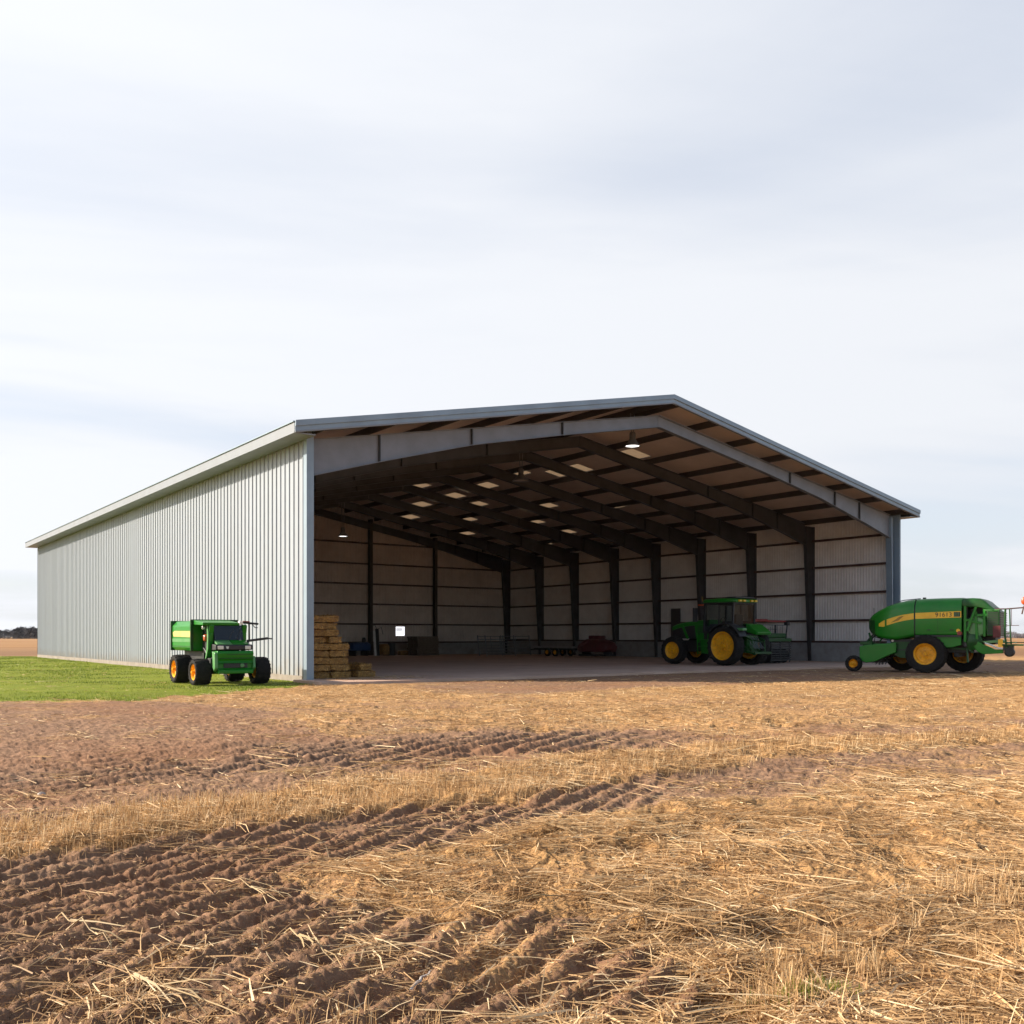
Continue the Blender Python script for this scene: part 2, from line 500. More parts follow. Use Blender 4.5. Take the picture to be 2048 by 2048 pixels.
FW, FT = 0.11, 0.022          # flange half width, thickness
for k, fv in enumerate(FRAMES):
    front = k == 0
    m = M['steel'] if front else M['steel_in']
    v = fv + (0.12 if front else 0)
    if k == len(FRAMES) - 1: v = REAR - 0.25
    for side in (0, 1):
        mir = (lambda u: u) if side == 0 else (lambda u: W - u)
        span = UR if side == 0 else W - UR
        cwt = 0.16 if (front and side == 0) else (0.55 if front else 0.74)
        cwb = 0.16 if (front and side == 0) else (0.42 if front else 0.34)
        # column
        c = MB()
        cm = M['trim_blue'] if front else m
        zt = top_z(mir(0.06))
        zb = zt - 1.05
        if front:
            if side == 0:
                c.box(0.017, 0.165, -0.085, 0.2, 0.0, zt + 0.25)
            else:
                uu = W
                c.box(uu - 0.06, uu + 0.03, -0.16, 0.42, 0.0, zt + 0.2)
                c.prism([(uu - cwb, 0.0), (uu - cwt, zb), (uu - cwt, zt), (uu - cwt - .05, zt), (uu - cwt - .05, zb), (uu - cwb - .05, 0)], lambda a, b, t: (a, t, b), v - 0.17, v + 0.17)
                c.prism([(uu - cwb + .002, 0.0), (uu - .062, 0), (uu - .062, zt), (uu - cwt + .002, zt), (uu - cwt + .002, zb)], lambda a, b, t: (a, t, b), v + 0.08, v + 0.10)
        else:
            a = [(mir(0.06), 0.0), (mir(cwb), 0.0), (mir(cwt), zb), (mir(cwt), zt), (mir(0.06), zt)]
            c.prism(a, lambda a, b, t: (a, t, b), v - 0.012, v + 0.012)
            c.prism([(mir(cwb + .002), 0.0), (mir(cwb + .024), 0), (mir(cwt + .024), zb), (mir(cwt + .024), zt), (mir(cwt + .002), zt), (mir(cwt + .002), zb)], lambda a, b, t: (a, t, b), v - FW, v + FW)
            c.prism([(mir(0.03), 0.0), (mir(0.058), 0), (mir(0.058), zt), (mir(0.03), zt)], lambda a, b, t: (a, t, b), v - FW, v + FW)
        co = PB(c, 'column', cm)
        MB().box(min(mir(0.0), mir(cwb + .1)) , max(mir(0.0), mir(cwb + .1)), v - 0.17, v + 0.17, 0.03, 0.07).build('base_plate', M['galv'], co) if not (front and side == 0) else None
        # rafter
        us = [cwt + 0.03, cwt + 1.2, 2.6, 4.3, 6.3, 8.5, 10.4, span - 0.01]
        tp = [(mir(u), top_z(mir(u))) for u in us]
        bt = [(mir(u), top_z(mir(u)) - web_d(u - cwt)) for u in us]
        r = MB()
        for i in range(len(us) - 1):
            r.prism([bt[i], bt[i + 1], tp[i + 1], tp[i]], lambda a, b, t: (a, t, b), v - 0.012, v + 0.012)
            r.prism([(tp[i][0], tp[i][1] + .002), (tp[i + 1][0], tp[i + 1][1] + .002), (tp[i + 1][0], tp[i + 1][1] + FT), (tp[i][0], tp[i][1] + FT)], lambda a, b, t: (a, t, b), v - FW, v + FW)
            r.prism([(bt[i][0], bt[i][1] - .002), (bt[i + 1][0], bt[i + 1][1] - .002), (bt[i + 1][0], bt[i + 1][1] - FT), (bt[i][0], bt[i][1] - FT)], lambda a, b, t: (a, t, b), v - FW, v + FW)
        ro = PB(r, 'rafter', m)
        for uj in ((2.55, 6.2, 10.3) if side == 0 else (3.2, 5.2, 8.6)):
            zt2 = top_z(mir(uj)); dz = web_d(uj - cwt)
            sp = MB().box(mir(uj) - 0.022, mir(uj) + 0.022, v - 0.10, v + 0.10, zt2 - dz - 0.03, zt2 + 0.02)
            sp.build('splice_plate', M['black'], ro)

# purlins and girts
for u in PU_L + PU_R:
    mb = MB()
    zz = roof_z(u) - 0.062
    sl = SLL if u < UR else -SLR
    mb.prism([(-0.045, -0.25 - 0.045 * sl), (0.045, -0.25 + 0.045 * sl), (0.05, 0.05 * sl), (-0.05, -0.05 * sl)], lambda a, b, t: (u + a, t, zz + b - 0.002), -OVF + 0.01, REAR - 0.03)
    PB(mb, 'purlin', M['purlin'])
for z in (2.27, 3.74, 5.2, 6.68):
    PB(MB().box(W - 0.17, W - 0.032, 0.42, REAR - 0.04, z - 0.055, z + 0.055), 'girt', M['oxide'])
    PB(MB().box(0.03, 0.16, 0.30, REAR - 0.04, z - 0.055, z + 0.055), 'girt', M['oxide'])
PB(MB().box(W - 0.20, W - 0.032, 0.46, REAR - 0.04, 1.064, 1.17), 'girt', M['oxide'])
for z in (0.98, 2.3, 3.75, 5.2, 6.65, 8.15):
    lo, hi = 0.2, W - 0.2
    if z > 7.2:
        lo = (z + 0.6 - HEL) / SLL; hi = W - (z + 0.6 - HER) / SLR
    PB(MB().box(lo, hi, REAR - 0.16, REAR - 0.03, z - 0.055, z + 0.055), 'girt', M['oxide'])
for u in (6.4, 12.9, 19.9, 25.36):
    mb = MB(); zt = roof_z(u) - 0.35
    mb.box(u - 0.012, u + 0.012, REAR - 0.44, REAR - 0.17, 0.0, zt)
    mb.box(u - 0.12, u + 0.12, REAR - 0.465, REAR - 0.442, 0.0, zt)
    mb.box(u - 0.12, u + 0.12, REAR - 0.168, REAR - 0.162, 0.0, zt)
    PB(mb, 'wall_post', M['purlin'])
# personnel door on the right wall, small window in the rear wall
d = PB(MB().box(W - 0.30, W - 0.245, 14.95, 15.75, 0.05, 3.2), 'door', M['doorbrown'])
MB().box(W - 0.36, W - 0.302, 15.05, 15.09, 1.0, 1.14).build('handle', M['galv'], d)
uw0, uw1, zw0, zw1 = 22.1, 22.85, 1.46, 2.13
wf = MB()
for bx in ((uw0 - .05, uw1 + .05, zw1, zw1 + .05), (uw0 - .05, uw1 + .05, zw0 - .05, zw0), (uw0 - .05, uw0, zw0, zw1), (uw1, uw1 + .05, zw0, zw1)):
    wf.box(bx[0], bx[1], REAR - 0.10, REAR - 0.03, bx[2], bx[3])
wo = PB(wf, 'window', M['white'])
MB().box(uw0 + .002, uw1 - .002, REAR - 0.065, REAR - 0.045, zw0 + .002, zw1 - .002).build('pane', M['daylight_pane'], wo)
bl = MB()
for i in range(3):
    bl.box(uw0 + 0.05, uw1 - 0.2, REAR - 0.085, REAR - 0.07, zw1 - 0.16 - i * 0.07, zw1 - 0.12 - i * 0.07)
bl.build('blind', M['concrete_grey'], wo)

# concrete slab with a ragged dusty apron
edge = [(-0.35, 0.3), (-0.33, -1.75)]
for i in range(1, 46):
    t = i / 45
    edge.append((-0.33 + t * (W + 0.6), -1.95 - 0.16 * math.sin(t * 9) + random.uniform(-0.10, 0.10)))
edge += [(W + 0.3, 0.3), (W + 0.02, 0.32), (W + 0.02, REAR + 0.2), (0.0, REAR + 0.2), (0.0, 0.3)]
slab = MB().prism(edge, lambda a, b, t: (a, b, t), -0.2, 0.05).build('concrete_slab', M['concrete'])
tag(slab, kind='structure')


# ------------------------------------------------------------------ hanging lamps
def hanging_lamp(u, v, zl, ztop, label, r=0.33, lit=True):
    t = thing('hanging_lamp', label, 'lamp', (u, v, zl), 0, 'lamps hanging under the barn roof')
    cord = MB()
    cord.tube([(0.05, 0, 0.55), (0.12, 0, ztop - zl)], 0.02, 6)
    cord.tube([(-0.05, 0, 0.55), (-0.12, 0, ztop - zl)], 0.02, 6)
    cord.build('hanger', M['galv'], t)
    MB().lathe([(0.0, 0.60), (0.10, 0.60), (0.13, 0.55), (0.13, 0.34), (0.17, 0.24), (r * 0.8, 0.10), (r, 0.0), (r - 0.015, 0.0), (r * 0.78, 0.085), (0.12, 0.22)], axis='z', n=28).build('lamp_shade', M['galv'], t, smooth=40)
    MB().lathe([(0.0, 0.0), (r * 0.55, 0.008), (r * 0.86, 0.03), (r * 0.86, 0.05), (0, 0.052)], axis='z', n=28).build('lens', M['bulb'] if lit else M['lens'], t, smooth=40)
    return t


def v_on(px, u):
    lo, hi = -5.0, 80.0
    for _ in range(60):
        mid = (lo + hi) / 2
        du, dv = u - CU, mid - CV
        x, d = du * CY - dv * SY, du * SY + dv * CY
        if 1024 + F * x / d > px: lo = mid
        else: hi = mid
    d = (u - CU) * SY + (lo - CV) * CY
    return lo, d


for px, py, lb in ((1265, 893, 'lit bell shaped lamp nearest the front opening, hung below the ridge'),
                   (1042, 962, 'bell lamp hung deeper inside the barn, beside the bright skylights'),
                   (686, 1073, 'small lit lamp hanging in front of the rear gable wall')):
    v, dd = v_on(px, UR - 0.25)
    hanging_lamp(UR - 0.25, v, CH + (HY - py) * dd / F, roof_z(UR) - 0.32, lb, 0.42 if 1000 < px < 1200 else 0.33, not 1000 < px < 1200)


# ------------------------------------------------------------------ wheels
def wheel(parent, x, y, r, w, rr, side, nlug=22, rimdepth=0.5, name='wheel', yaw=0.0):
    """wheel (hub disc and bolts) > tyre, rim. side=+1: the outer face looks to +y."""
    s = side
    o = w / 2
    hub = MB()
    yd = o * (1 - rimdepth)
    hub.lathe([(0.0, s * (yd + 0.02)), (rr * 0.30, s * (yd + 0.02)), (rr * 0.34, s * (yd - 0.01)), (rr * 0.62, s * (yd - 0.035)), (rr * 0.80, s * (yd - 0.02))], n=30)
    hub.lathe([(0.0, s * (yd + 0.11)), (rr * 0.15, s * (yd + 0.11)), (rr * 0.18, s * (yd + 0.08)), (rr * 0.18, s * (yd + 0.022))], n=18)
    for k in range(8):
        t = 2 * math.pi * k / 8
        hub.lathe([(0, s * (yd + 0.05)), (rr * .035, s * (yd + 0.05)), (rr * .035, s * (yd + 0.01))], c=(rr * 0.25 * math.cos(t), 0, rr * 0.25 * math.sin(t)), n=6)
    h = hub.build(name, M['rim'], parent, smooth=35)
    h.location = (x, y, r)
    h.rotation_euler = (0, random.uniform(0, 1), yaw)
    rim = MB()
    rim.lathe([(rr * 0.80, s * (yd - 0.02)), (rr * 0.84, s * (yd - 0.01)), (rr * 0.87, s * (yd + .04)), (rr * 0.90, s * (o - 0.06)), (rr * 0.99, s * (o - 0.035)), (rr * 1.03, s * (o - 0.02)), (rr * 1.03, s * (o - 0.045)),
               (rr * .93, s * (yd - .06)), (rr * 0.93, -s * (o - 0.05)), (rr * 0.80, -s * (o - 0.05)), (rr * 0.78, s * (yd - 0.09))], n=48)
    rim.build('rim', M['rim'], h, smooth=40)
    ty = MB()
    prof = [(rr, -o + 0.03), (rr + (r - rr) * 0.25, -o - 0.005), (rr + (r - rr) * 0.6, -o - 0.012), (r * 0.93, -o + 0.015), (r * 0.965, -o + w * 0.10), (r * 0.975, 0), (r * 0.965, o - w * 0.10), (r * 0.93, o - 0.015),
            (rr + (r - rr) * 0.6, o + 0.012), (rr + (r - rr) * 0.25, o + 0.005), (rr, o - 0.03)]
    ty.lathe(prof, n=48)
    for k in range(nlug):                     # chevron lugs
        for sd in (-1, 1):
            t0 = 2 * math.pi * (k + (0.5 if sd > 0 else 0)) / nlug
            dt = 2 * math.pi / nlug
            pts = []
            for fy, ft in ((0.02, 0.42), (0.5, 0.20), (1.02, 0.0)):
                for e in (-0.16, 0.16):
                    for top in (0, 1):
                        t = t0 + (ft + e) * dt
                        rad = (r * (0.999 if fy < 0.9 else 0.955)) if top else r * (0.93 if fy < .9 else .88)
                        pts.append((rad * math.cos(t), sd * fy * o, rad * math.sin(t)))
            q = [(0, 4, 5, 1), (1, 5, 7, 3), (3, 7, 6, 2), (0, 2, 6, 4)]
            fs = [tuple(i for i in f) for f in q] + [tuple(i + 4 for i in f) for f in q] + [(0, 1, 3, 2), (8, 10, 11, 9)]
            ty.add(pts, fs)
    ty.build('tyre', M['rubber'], h, smooth=30)
    return h


def rounded(w, zb, zt, y0=0.0, n=5, rt=0.35, rb=0.12):
    """closed cross-section in (y, z): flat sides, rounded shoulders."""
    rt = min(rt, w * 0.95, (zt - zb) * 0.48); rb = min(rb, w * 0.9, (zt - zb) * 0.48)
    out = []
    for cx_, cz_, r_, a0 in ((w - rt, zt - rt, rt, 0), (-w + rt, zt - rt, rt, 90), (-w + rb, zb + rb, rb, 180), (w - rb, zb + rb, rb, 270)):
        for i in range(n + 1):
            a = R(a0 + 90 * i / n)
            out.append((y0 + cx_ + r_ * math.cos(a), cz_ + r_ * math.sin(a)))
    return out


# ------------------------------------------------------------------ big green baler on the right
HB = math.atan2(0.944, -0.33)
bx0, by0 = 22.04, -7.63
hx, hy_ = math.cos(HB), math.sin(HB)
lx, ly = -hy_, hx
bal = thing('baler', 'large green rounded baler with yellow side stripe beside the right barn column', 'baler',
            (bx0 - lx * 1.0, by0 - ly * 1.0, 0.0), HB)


def bsec(x, w, zb, zt, rt=0.45, rb=0.14):
    return [(x, y, z) for y, z in rounded(w, zb, zt, 0, 6, rt, rb)]


st = [(2.33, .16, 1.88, 2.03, .07), (2.26, .42, 1.72, 2.15, .18), (2.10, .68, 1.55, 2.28, .26), (1.85, .88, 1.38, 2.43, .34), (1.5, .99, 1.30, 2.60, .4), (1.1, 1.04, 1.27, 2.735, .43), (0.75, 1.06, 1.33, 2.81, .45), (0.44, 1.065, 1.40, 2.845, .45)]
MB().loft([bsec(x, w, zb, zt, rt) for x, w, zb, zt, rt in st]).build('front_hood', M['green'], bal, smooth=50)
MB().loft([bsec(x, 1.065, 1.46, zt, .45, .05) for x, zt in ((0.39, 2.85), (0.0, 2.865), (-0.5, 2.875), (-1.24, 2.875))]).build('side_shell', M['green'], bal, smooth=50)
MB().loft([bsec(x, 1.035, 1.42, 2.80, .45) for x in (0.5, -1.2)]).build('inner_frame', M['black'], bal, smooth=50)
MB().loft([bsec(x, w, zb, zt, rt) for x, w, zb, zt, rt in ((2.345, .14, 1.84, 2.02, .06), (2.275, .42, 1.66, 2.12, .18), (2.14, .66, 1.52, 2.22, .25), (1.95, .83, 1.42, 2.22, .3))]).build('nose_guard', M['green_dk'], bal, smooth=50)
# yellow stripe following the near and far flank
xs_ = [1.78, 1.7, 1.5, 1.2, 0.9, 0.6, 0.44]
wx = lambda x: float(np.interp(x, [s[0] for s in st][::-1], [s[1] for s in st][::-1])) if x > .44 else 1.065
up_ = lambda x: float(np.interp(x, [-1.24, .4, .9, 1.3, 1.6, 1.8], [2.36, 2.31, 2.24, 2.13, 2.02, 1.90]))
lo_ = lambda x: float(np.interp(x, [-1.24, .4, .9, 1.3, 1.6, 1.8], [2.12, 2.08, 2.00, 1.89, 1.78, 1.80]))
for sg in (1, -1):
    mb = MB()
    for seq in ([1.78, 1.72, 1.6, 1.4, 1.2, 1.0, 0.8, 0.6, 0.445], [0.388, 0, -.6, -1.235]):
        a = []
        for x in seq:
            y = (wx(x) + 0.006) * sg
            a.append((x, y, lo_(x))); a.append((x, y, up_(x)))
        mb.add(a, [(2 * i, 2 * i + 2, 2 * i + 3, 2 * i + 1) for i in range(len(seq) - 1)])
    mb.build('stripe', M['yellow'], bal)
mk = MB(); yy = 1.075
mk.add([(1.30, wx(1.3) + .011, 1.94), (1.0, wx(1.0) + .011, 2.03), (.86, wx(.86) + .011, 2.16), (.80, wx(.8) + .011, 2.20), (.98, wx(.98) + .011, 2.17)], [(0, 1, 2, 3, 4)])
mk.build('stripe_emblem', M['yellow_dk'], bal)
mk = MB()
for i in range(9):
    a0 = R(-60 + 120 * i / 9); a1 = R(-60 + 120 * (i + 1) / 9)
    p = lambda a, rr_: (1.50 - rr_ * math.cos(a), wx(1.5) + 0.011, 1.93 + rr_ * math.sin(a))
    mk.add([p(a0, .10), p(a1, .10), p(a1, .112), p(a0, .112)], [(0, 1, 2, 3)])
mk.build('stripe_mark', M['black'], bal)


def text_obj(txt, name, mat, parent, loc, rot, size, ext=0.002):
    cu = bpy.data.curves.new(name, 'FONT'); cu.body = txt; cu.size = size; cu.extrude = ext
    cu.align_x = 'CENTER'; cu.align_y = 'CENTER'
    t = bpy.data.objects.new(name, cu); COL.objects.link(t)
    dg = bpy.context.evaluated_depsgraph_get()
    me = bpy.data.meshes.new_from_object(t.evaluated_get(dg))
    COL.objects.unlink(t); bpy.data.objects.remove(t)
    me.materials.clear(); me.materials.append(mat)
    o = link(bpy.data.objects.new(name, me)); o.parent = parent
    o.location = loc; o.rotation_euler = rot
    return o


text_obj('91613', 'number_lettering', M['black'], bal, (-0.62, 1.077, 2.225), (R(90), 0, R(180)), 0.24)
MB().box(-1.2, -0.98, 1.0725, 1.076, 2.15, 2.325).build('badge', M['black'], bal)
mk = MB()
for i, xx in enumerate((-1.02, -1.06, -1.12, -1.15)):
    mk.box(xx - .008, xx + .008, 1.077, 1.079, 2.17, 2.31)
mk.build('badge_lines', M['green_lt'], bal)
# flank below the shell, seam lights, roof fittings
lp = MB()
lp.prism([(0.0, 1.39), (-1.22, 1.39), (-1.22, 1.08), (-0.95, 1.0), (-0.55, 0.97), (-0.3, 1.02), (0.0, 1.25)], lambda a, b, t: (a, t, b), 0.94, 1.0)
lp.build('rear_side_panel', M['green'], bal, bevel=0.015)
MB().lathe([(0, 1.07), (.07, 1.07), (.085, 1.05), (.085, 1.0)], c=(-1.13, 0, 1.62), n=16).build('marker_lamp', M['yellow'], bal, smooth=40)
MB().lathe([(0, 1.08), (.075, 1.08), (.09, 1.05), (.09, 1.0)], c=(-1.17, 0, 1.53), n=16).build('marker_lamp', M['red'], bal, smooth=40)
MB().box(0.22, 0.12, 0.4, 0.55, 2.84, 2.92).build('roof_latch', M['black'], bal)
rl = MB(); rl.tube([(1.2, .5, 2.76), (.9, .52, 2.83), (.3, .52, 2.88)], .02, 6); rl.build('roof_rail', M['galv'], bal)
MB().tube([(2.05, .55, 2.28), (2.05, .55, 2.55)], .012, 6).build('aerial', M['black'], bal)
MB().lathe([(0, .70), (.04, .70), (.05, .66), (.05, .6)], c=(2.02, 0, 1.98), n=14).build('nose_lamp', M['lens'], bal, smooth=40)
MB().box(-1.24, .39, 1.045, 1.078, 1.385, 1.455).build('lower_trim', M['black'], bal)
pn = MB(); pn.box(-.42, -.41, 1.067, 1.070, 1.50, 2.11); pn.box(-1.22, .37, 1.066, 1.069, 1.60, 1.607); pn.build('panel_seam', M['green_dk'], bal)
for hx2 in (-.9, -.1): MB().box(hx2 - .07, hx2 + .07, 1.068, 1.088, 1.64, 1.67).build('panel_handle', M['black'], bal, bevel=.006)
# chassis, axle, underside
ch = MB()
ch.box(-1.6, 1.4, -0.55, 0.55, 0.78, 1.30)
ch.box(-0.12, 0.12, -1.0, 0.9, 0.64, 0.86)
ch.box(-1.06, -0.88, -1.0, 0.5, 0.62, 0.80)
ch.box(1.3, 1.42, -1.05, 0.5, 0.62, 0.78)
ch.build('chassis', M['black'], bal, bevel=0.02)
sb = MB()
sb.prism([(1.35, 1.30), (0.42, 1.30), (0.42, .55), (1.0, 0.56), (1.35, .75)], lambda a, b, t: (a, t, b), 0.55, 0.80)
sb.build('side_frame', M['green_dk'], bal, bevel=0.02)
ss = MB(); ss.box(.4, 1.38, .804, .83, 1.20, 1.30); ss.box(.4, 1.38, .804, .83, .86, .9); ss.build('frame_rail', M['black'], bal)
# pickup header at the front
pk = MB()
pk.prism([(2.52, 1.0), (2.3, 1.06), (1.12, 1.16), (1.12, .78), (1.32, .70), (1.9, .42), (2.25, .36), (2.5, .45)], lambda a, b, t: (a, t, b), 0.72, 0.96)
pk.build('pickup_side', M['green'], bal, bevel=0.025)
pk = MB()
pk.prism([(2.52, 1.0), (2.3, 1.06), (1.12, 1.12), (1.12, .78), (1.32, .70), (1.9, .42), (2.25, .36), (2.5, .45)], lambda a, b, t: (a, t, b), -0.96, -0.72)
pk.build('pickup_side', M['green'], bal, bevel=0.025)
pr = MB(); pr.lathe([(0, -.72), (.26, -.72), (.26, .72), (0, .72)], c=(1.9, 0, .62), n=20)
for k in range(14):
    for j in range(6):
        a = 2 * math.pi * (k + .5 * (j % 2)) / 14; y = -.6 + j * .24
        pr.bar((1.9 + .25 * math.cos(a), y, .62 + .25 * math.sin(a)), (1.9 + .36 * math.cos(a + .2), y, .62 + .36 * math.sin(a + .2)), .015, .015)
pr.build('pickup_reel', M['black'], bal)
tp = MB()
tp.box(1.7, 2.45, -.6, .7, 1.04, 1.14); tp.box(2.05, 2.5, .3, .9, 1.07, 1.2); tp.bar((2.3, .8, 1.15), (2.0, .5, 1.45), .07, .05); tp.bar((2.05, .8, 1.1), (2.2, .7, 1.55), .06, .06)
tp.bar((2.35, .5, 1.2), (2.1, .4, 1.5), .05, .05); tp.bar((1.75, .9, 1.2), (1.6, .7, 1.45), .05, .05)
tp.build('linkage', M['green_dk'], bal, bevel=0.01)
hs = MB()
for j in range(4):
    hs.tube([(2.35 - j * .1, .75 - j * .08, 1.15), (2.1 - j * .05, .7, 1.42 + .05 * j), (1.7, .6, 1.3), (1.4, .55, 1.25)], .018, 6)
hs.build('hose', M['black'], bal, smooth=60)
MB().lathe([(0, .835), (.045, .835), (.05, .81), (.05, .80)], c=(1.28, 0, 1.24), n=14).build('marker_lamp', M['lens'], bal, smooth=40)
ra = MB(); ra.bar((2.68, .80, .36), (2.2, .84, .55), .06, .08); ra.tube([(2.68, .74, .34), (2.68, 1.0, .34)], .03, 8); ra.build('gauge_arm', M['green_dk'], bal)
# rear: open bay, louvred cabinet, chute, ladder, platform
MB().loft([[(x, y, z) for y, z in rounded(1.0, zb, zt, 0, 6, .4, .05)] for x, zb, zt in ((-1.26, 2.52, 2.84), (-1.6, 2.50, 2.85), (-1.85, 2.48, 2.83), (-2.02, 2.42, 2.74), (-2.2, 2.36, 2.56), (-2.42, 2.3, 2.36))]).build('rear_cover', M['green_dk'], bal, smooth=50)
rb = MB()
rb.box(-2.3, -1.25, -.9, .35, 1.1, 2.5); rb.box(-1.42, -1.26, .35, .9, 1.0, 2.8)
rb.build('bale_chamber', M['black'], bal, bevel=.03)
fr = MB()
for p0, p1 in (((-1.35, .96, 1.2), (-1.35, .96, 2.7)), ((-1.6, .9, 2.2), (-2.1, .9, 2.2)), ((-1.42, .98, 1.6), (-1.75, .95, 2.6)), ((-1.75, .9, 1.3), (-1.7, .9, 2.35)), ((-1.3, .98, 2.05), (-1.9, .92, 1.9)), ((-2.0, .9, 1.4), (-2.0, .9, 2.5))):
    fr.bar(p0, p1, .07, .09)
fr.build('rear_frame', M['green'], bal, bevel=.01)
dr = MB(); dr.lathe([(0, .45), (.36, .45), (.40, .5), (.40, .82), (.34, .88), (0, .9)], c=(-1.72, 0, 1.78), n=28); dr.build('twine_drum', M['green_lt'], bal, smooth=40)
dr = MB(); dr.lathe([(0, .4), (.30, .4), (.33, .86), (.1, .95), (0, .95)], c=(-1.6, 0, 1.22), n=20); dr.build('gear_case', M['green_dk'], bal, smooth=40)
cb = MB(); cb.box(-2.52, -2.08, .45, .98, 1.42, 2.36); cb.box(-2.5, -1.9, -.9, .44, 1.42, 2.36)
co = cb.build('cabinet', M['green_dk'], bal, bevel=.03)
lv = MB()
for i in range(10):
    lv.box(-2.47, -2.12, .982, 1.0, 1.50 + i * .085, 1.535 + i * .085)
    lv.box(-2.545, -2.522, -.8, .9, 1.50 + i * .085, 1.535 + i * .085)
lv.build('louvre', M['black'], co)
MB().box(-2.56, -2.3, 1.001, 1.02, 1.36, 1.80).build('tail_lamp', M['red_dk'], bal, bevel=.02)
MB().box(-2.52, -2.02, .40, 1.0, 2.365, 2.40).build('cabinet_lid', M['green_lt'], bal, bevel=.01)
cu_ = MB()
cu_.prism([(-1.45, 1.30), (-1.62, 1.34), (-2.0, 1.08), (-2.35, .92), (-2.62, .92), (-2.62, .78), (-1.95, .74), (-1.75, .85)], lambda a, b, t: (a, t, b), .62, .92)
cu_.build('rear_chute', M['green'], bal, bevel=.02)
cu_ = MB()
cu_.prism([(-1.9, 1.22), (-2.6, 1.30), (-2.75, 1.16), (-2.5, 1.18), (-2.05, 1.14)], lambda a, b, t: (a, t, b), .5, .9)
cu_.build('chute_lip', M['green_lt'], bal, bevel=.015)
cu_ = MB(); cu_.tube([(-2.02, .93, 1.16), (-2.25, .95, 1.08), (-2.45, .95, .97), (-2.62, .95, .95)], .03, 8); cu_.build('hydraulic_pipe', M['white'], bal, smooth=50)
MB().box(-2.62, -2.46, .90, .93, 1.02, 1.30).build('warning_plate', M['yellow'], bal)
st_ = MB()
st_.bar((-1.38, .72, 1.1), (-1.42, .78, .42), .10, .06); st_.bar((-1.3, .75, 1.05), (-1.6, .78, .8), .06, .06); st_.bar((-.5, .7, .98), (-1.35, .7, .92), .05, .07)
st_.build('support_leg', M['green_dk'], bal, bevel=.01)
hb = MB(); hb.lathe([(0, .55), (.15, .55), (.17, .60), (.17, .86), (.12, .92), (0, .92)], c=(-2.82, 0, .82), n=20); hb.box(-2.95, -2.62, .55, .9, .88, 1.1)
hb.build('rear_coupling', M['black'], bal, smooth=40)
ld = MB()
ld.tube([(-2.74, .9, .98), (-2.68, .9, 1.5), (-2.70, .9, 2.42)], .035, 8); ld.tube([(-2.90, .9, 1.0), (-2.86, .9, 1.6), (-2.84, .9, 2.42)], .025, 8)
for i in range(4): ld.tube([(-2.72, .9, 1.15 + i * .12), (-2.88, .9, 1.15 + i * .12)], .012, 6)
ld.build('ladder', M['green_dk'], bal, smooth=50)
hr = MB(); hr.tube([(-2.3, .9, 2.42), (-2.75, .9, 2.42), (-3.30, .9, 2.46)], .024, 8); hr.tube([(-3.24, .9, 2.22), (-3.29, .9, 2.46), (-3.33, .9, 2.55)], .025, 8); hr.tube([(-2.6, .9, 1.80), (-3.15, .9, 1.81)], .013, 6); hr.tube([(-2.9, .9, 1.80), (-2.9, .9, 2.42)], .011, 6)
hr.build('handrail', M['oxide'], bal, smooth=50)
rf = MB(); rf.loft([[(x, y, z) for x, y in [(-3.31 + rr_ * math.cos(2 * math.pi * k / 14), .9 + rr_ * .5 * math.sin(2 * math.pi * k / 14)) for k in range(14)]] for z, rr_ in ((2.56, .02), (2.60, .075), (2.68, .10), (2.76, .085), (2.83, .045), (2.86, .01))])
rf.build('reflector', M['orange'], bal, smooth=60)
pf = MB(); pf.box(-3.28, -2.6, .5, .95, 1.06, 1.12); pf.box(-3.36, -2.6, -.2, .2, 1.16, 1.19); pf.build('platform', M['green_dk'], bal, bevel=.01)
pl = MB(); pl.box(-3.0, -2.5, .1, .8, 1.16, 1.2); pl.build('step_plate', M['green_lt'], bal)
wheel(bal, 0.0, 0.98, 0.735, 0.72, 0.40, 1, 26, .5)
wheel(bal, 1.32, -1.05, 0.64, 0.5, 0.36, -1, 22, .5)
wheel(bal, -0.98, -1.10, 0.735, 0.72, 0.40, -1, 26, .5)
wheel(bal, 2.70, 1.06, 0.325, 0.24, 0.17, 1, 16, .3)

# ------------------------------------------------------------------ tractor inside the front of the barn
trc = thing('tractor', 'green tractor with yellow wheels and glass cab parked inside the open barn', 'tractor', (22.62, 2.08, 0.05), R(92))
wheel(trc, 0, 0.95, 0.92, 0.56, 0.665, 1, 22, .55)
wheel(trc, 0, -0.95, 0.92, 0.56, 0.665, -1, 22, .55)
wheel(trc, 3.25, 0.86, 0.68, 0.44, 0.40, 1, 20, .5, yaw=0.10)
wheel(trc, 3.25, -0.86, 0.68, 0.44, 0.40, -1, 20, .5, yaw=0.10)
b = MB(); b.box(-.3, 3.5, -.28, .28, .62, 1.15); b.tube([(0, -.9, .92), (0, .9, .92)], .16, 12); b.tube([(3.25, -.85, .68), (3.25, .85, .68)], .10, 10); b.box(3.4, 3.95, -.3, .3, .65, 1.0)
b.build('chassis', M['black'], trc, bevel=.02)
hs = [(1.35, .45, 1.35, 2.16), (1.9, .45, 1.35, 2.15), (2.9, .43, 1.35, 2.07), (3.5, .40, 1.36, 1.97), (3.82, .36, 1.40, 1.88)]
MB().loft([[(x, y, z) for y, z in rounded(w, zt - .22, zt, 0, 5, .16, .02)] for x, w, zb, zt in hs]).build('hood', M['green'], trc, smooth=45)
MB().loft([[(x, y, z) for y, z in rounded(w - .03, zb - .1, zt - .2, 0, 4, .04, .03)] for x, w, zb, zt in hs]).build('engine_bay', M['black'], trc, smooth=45)
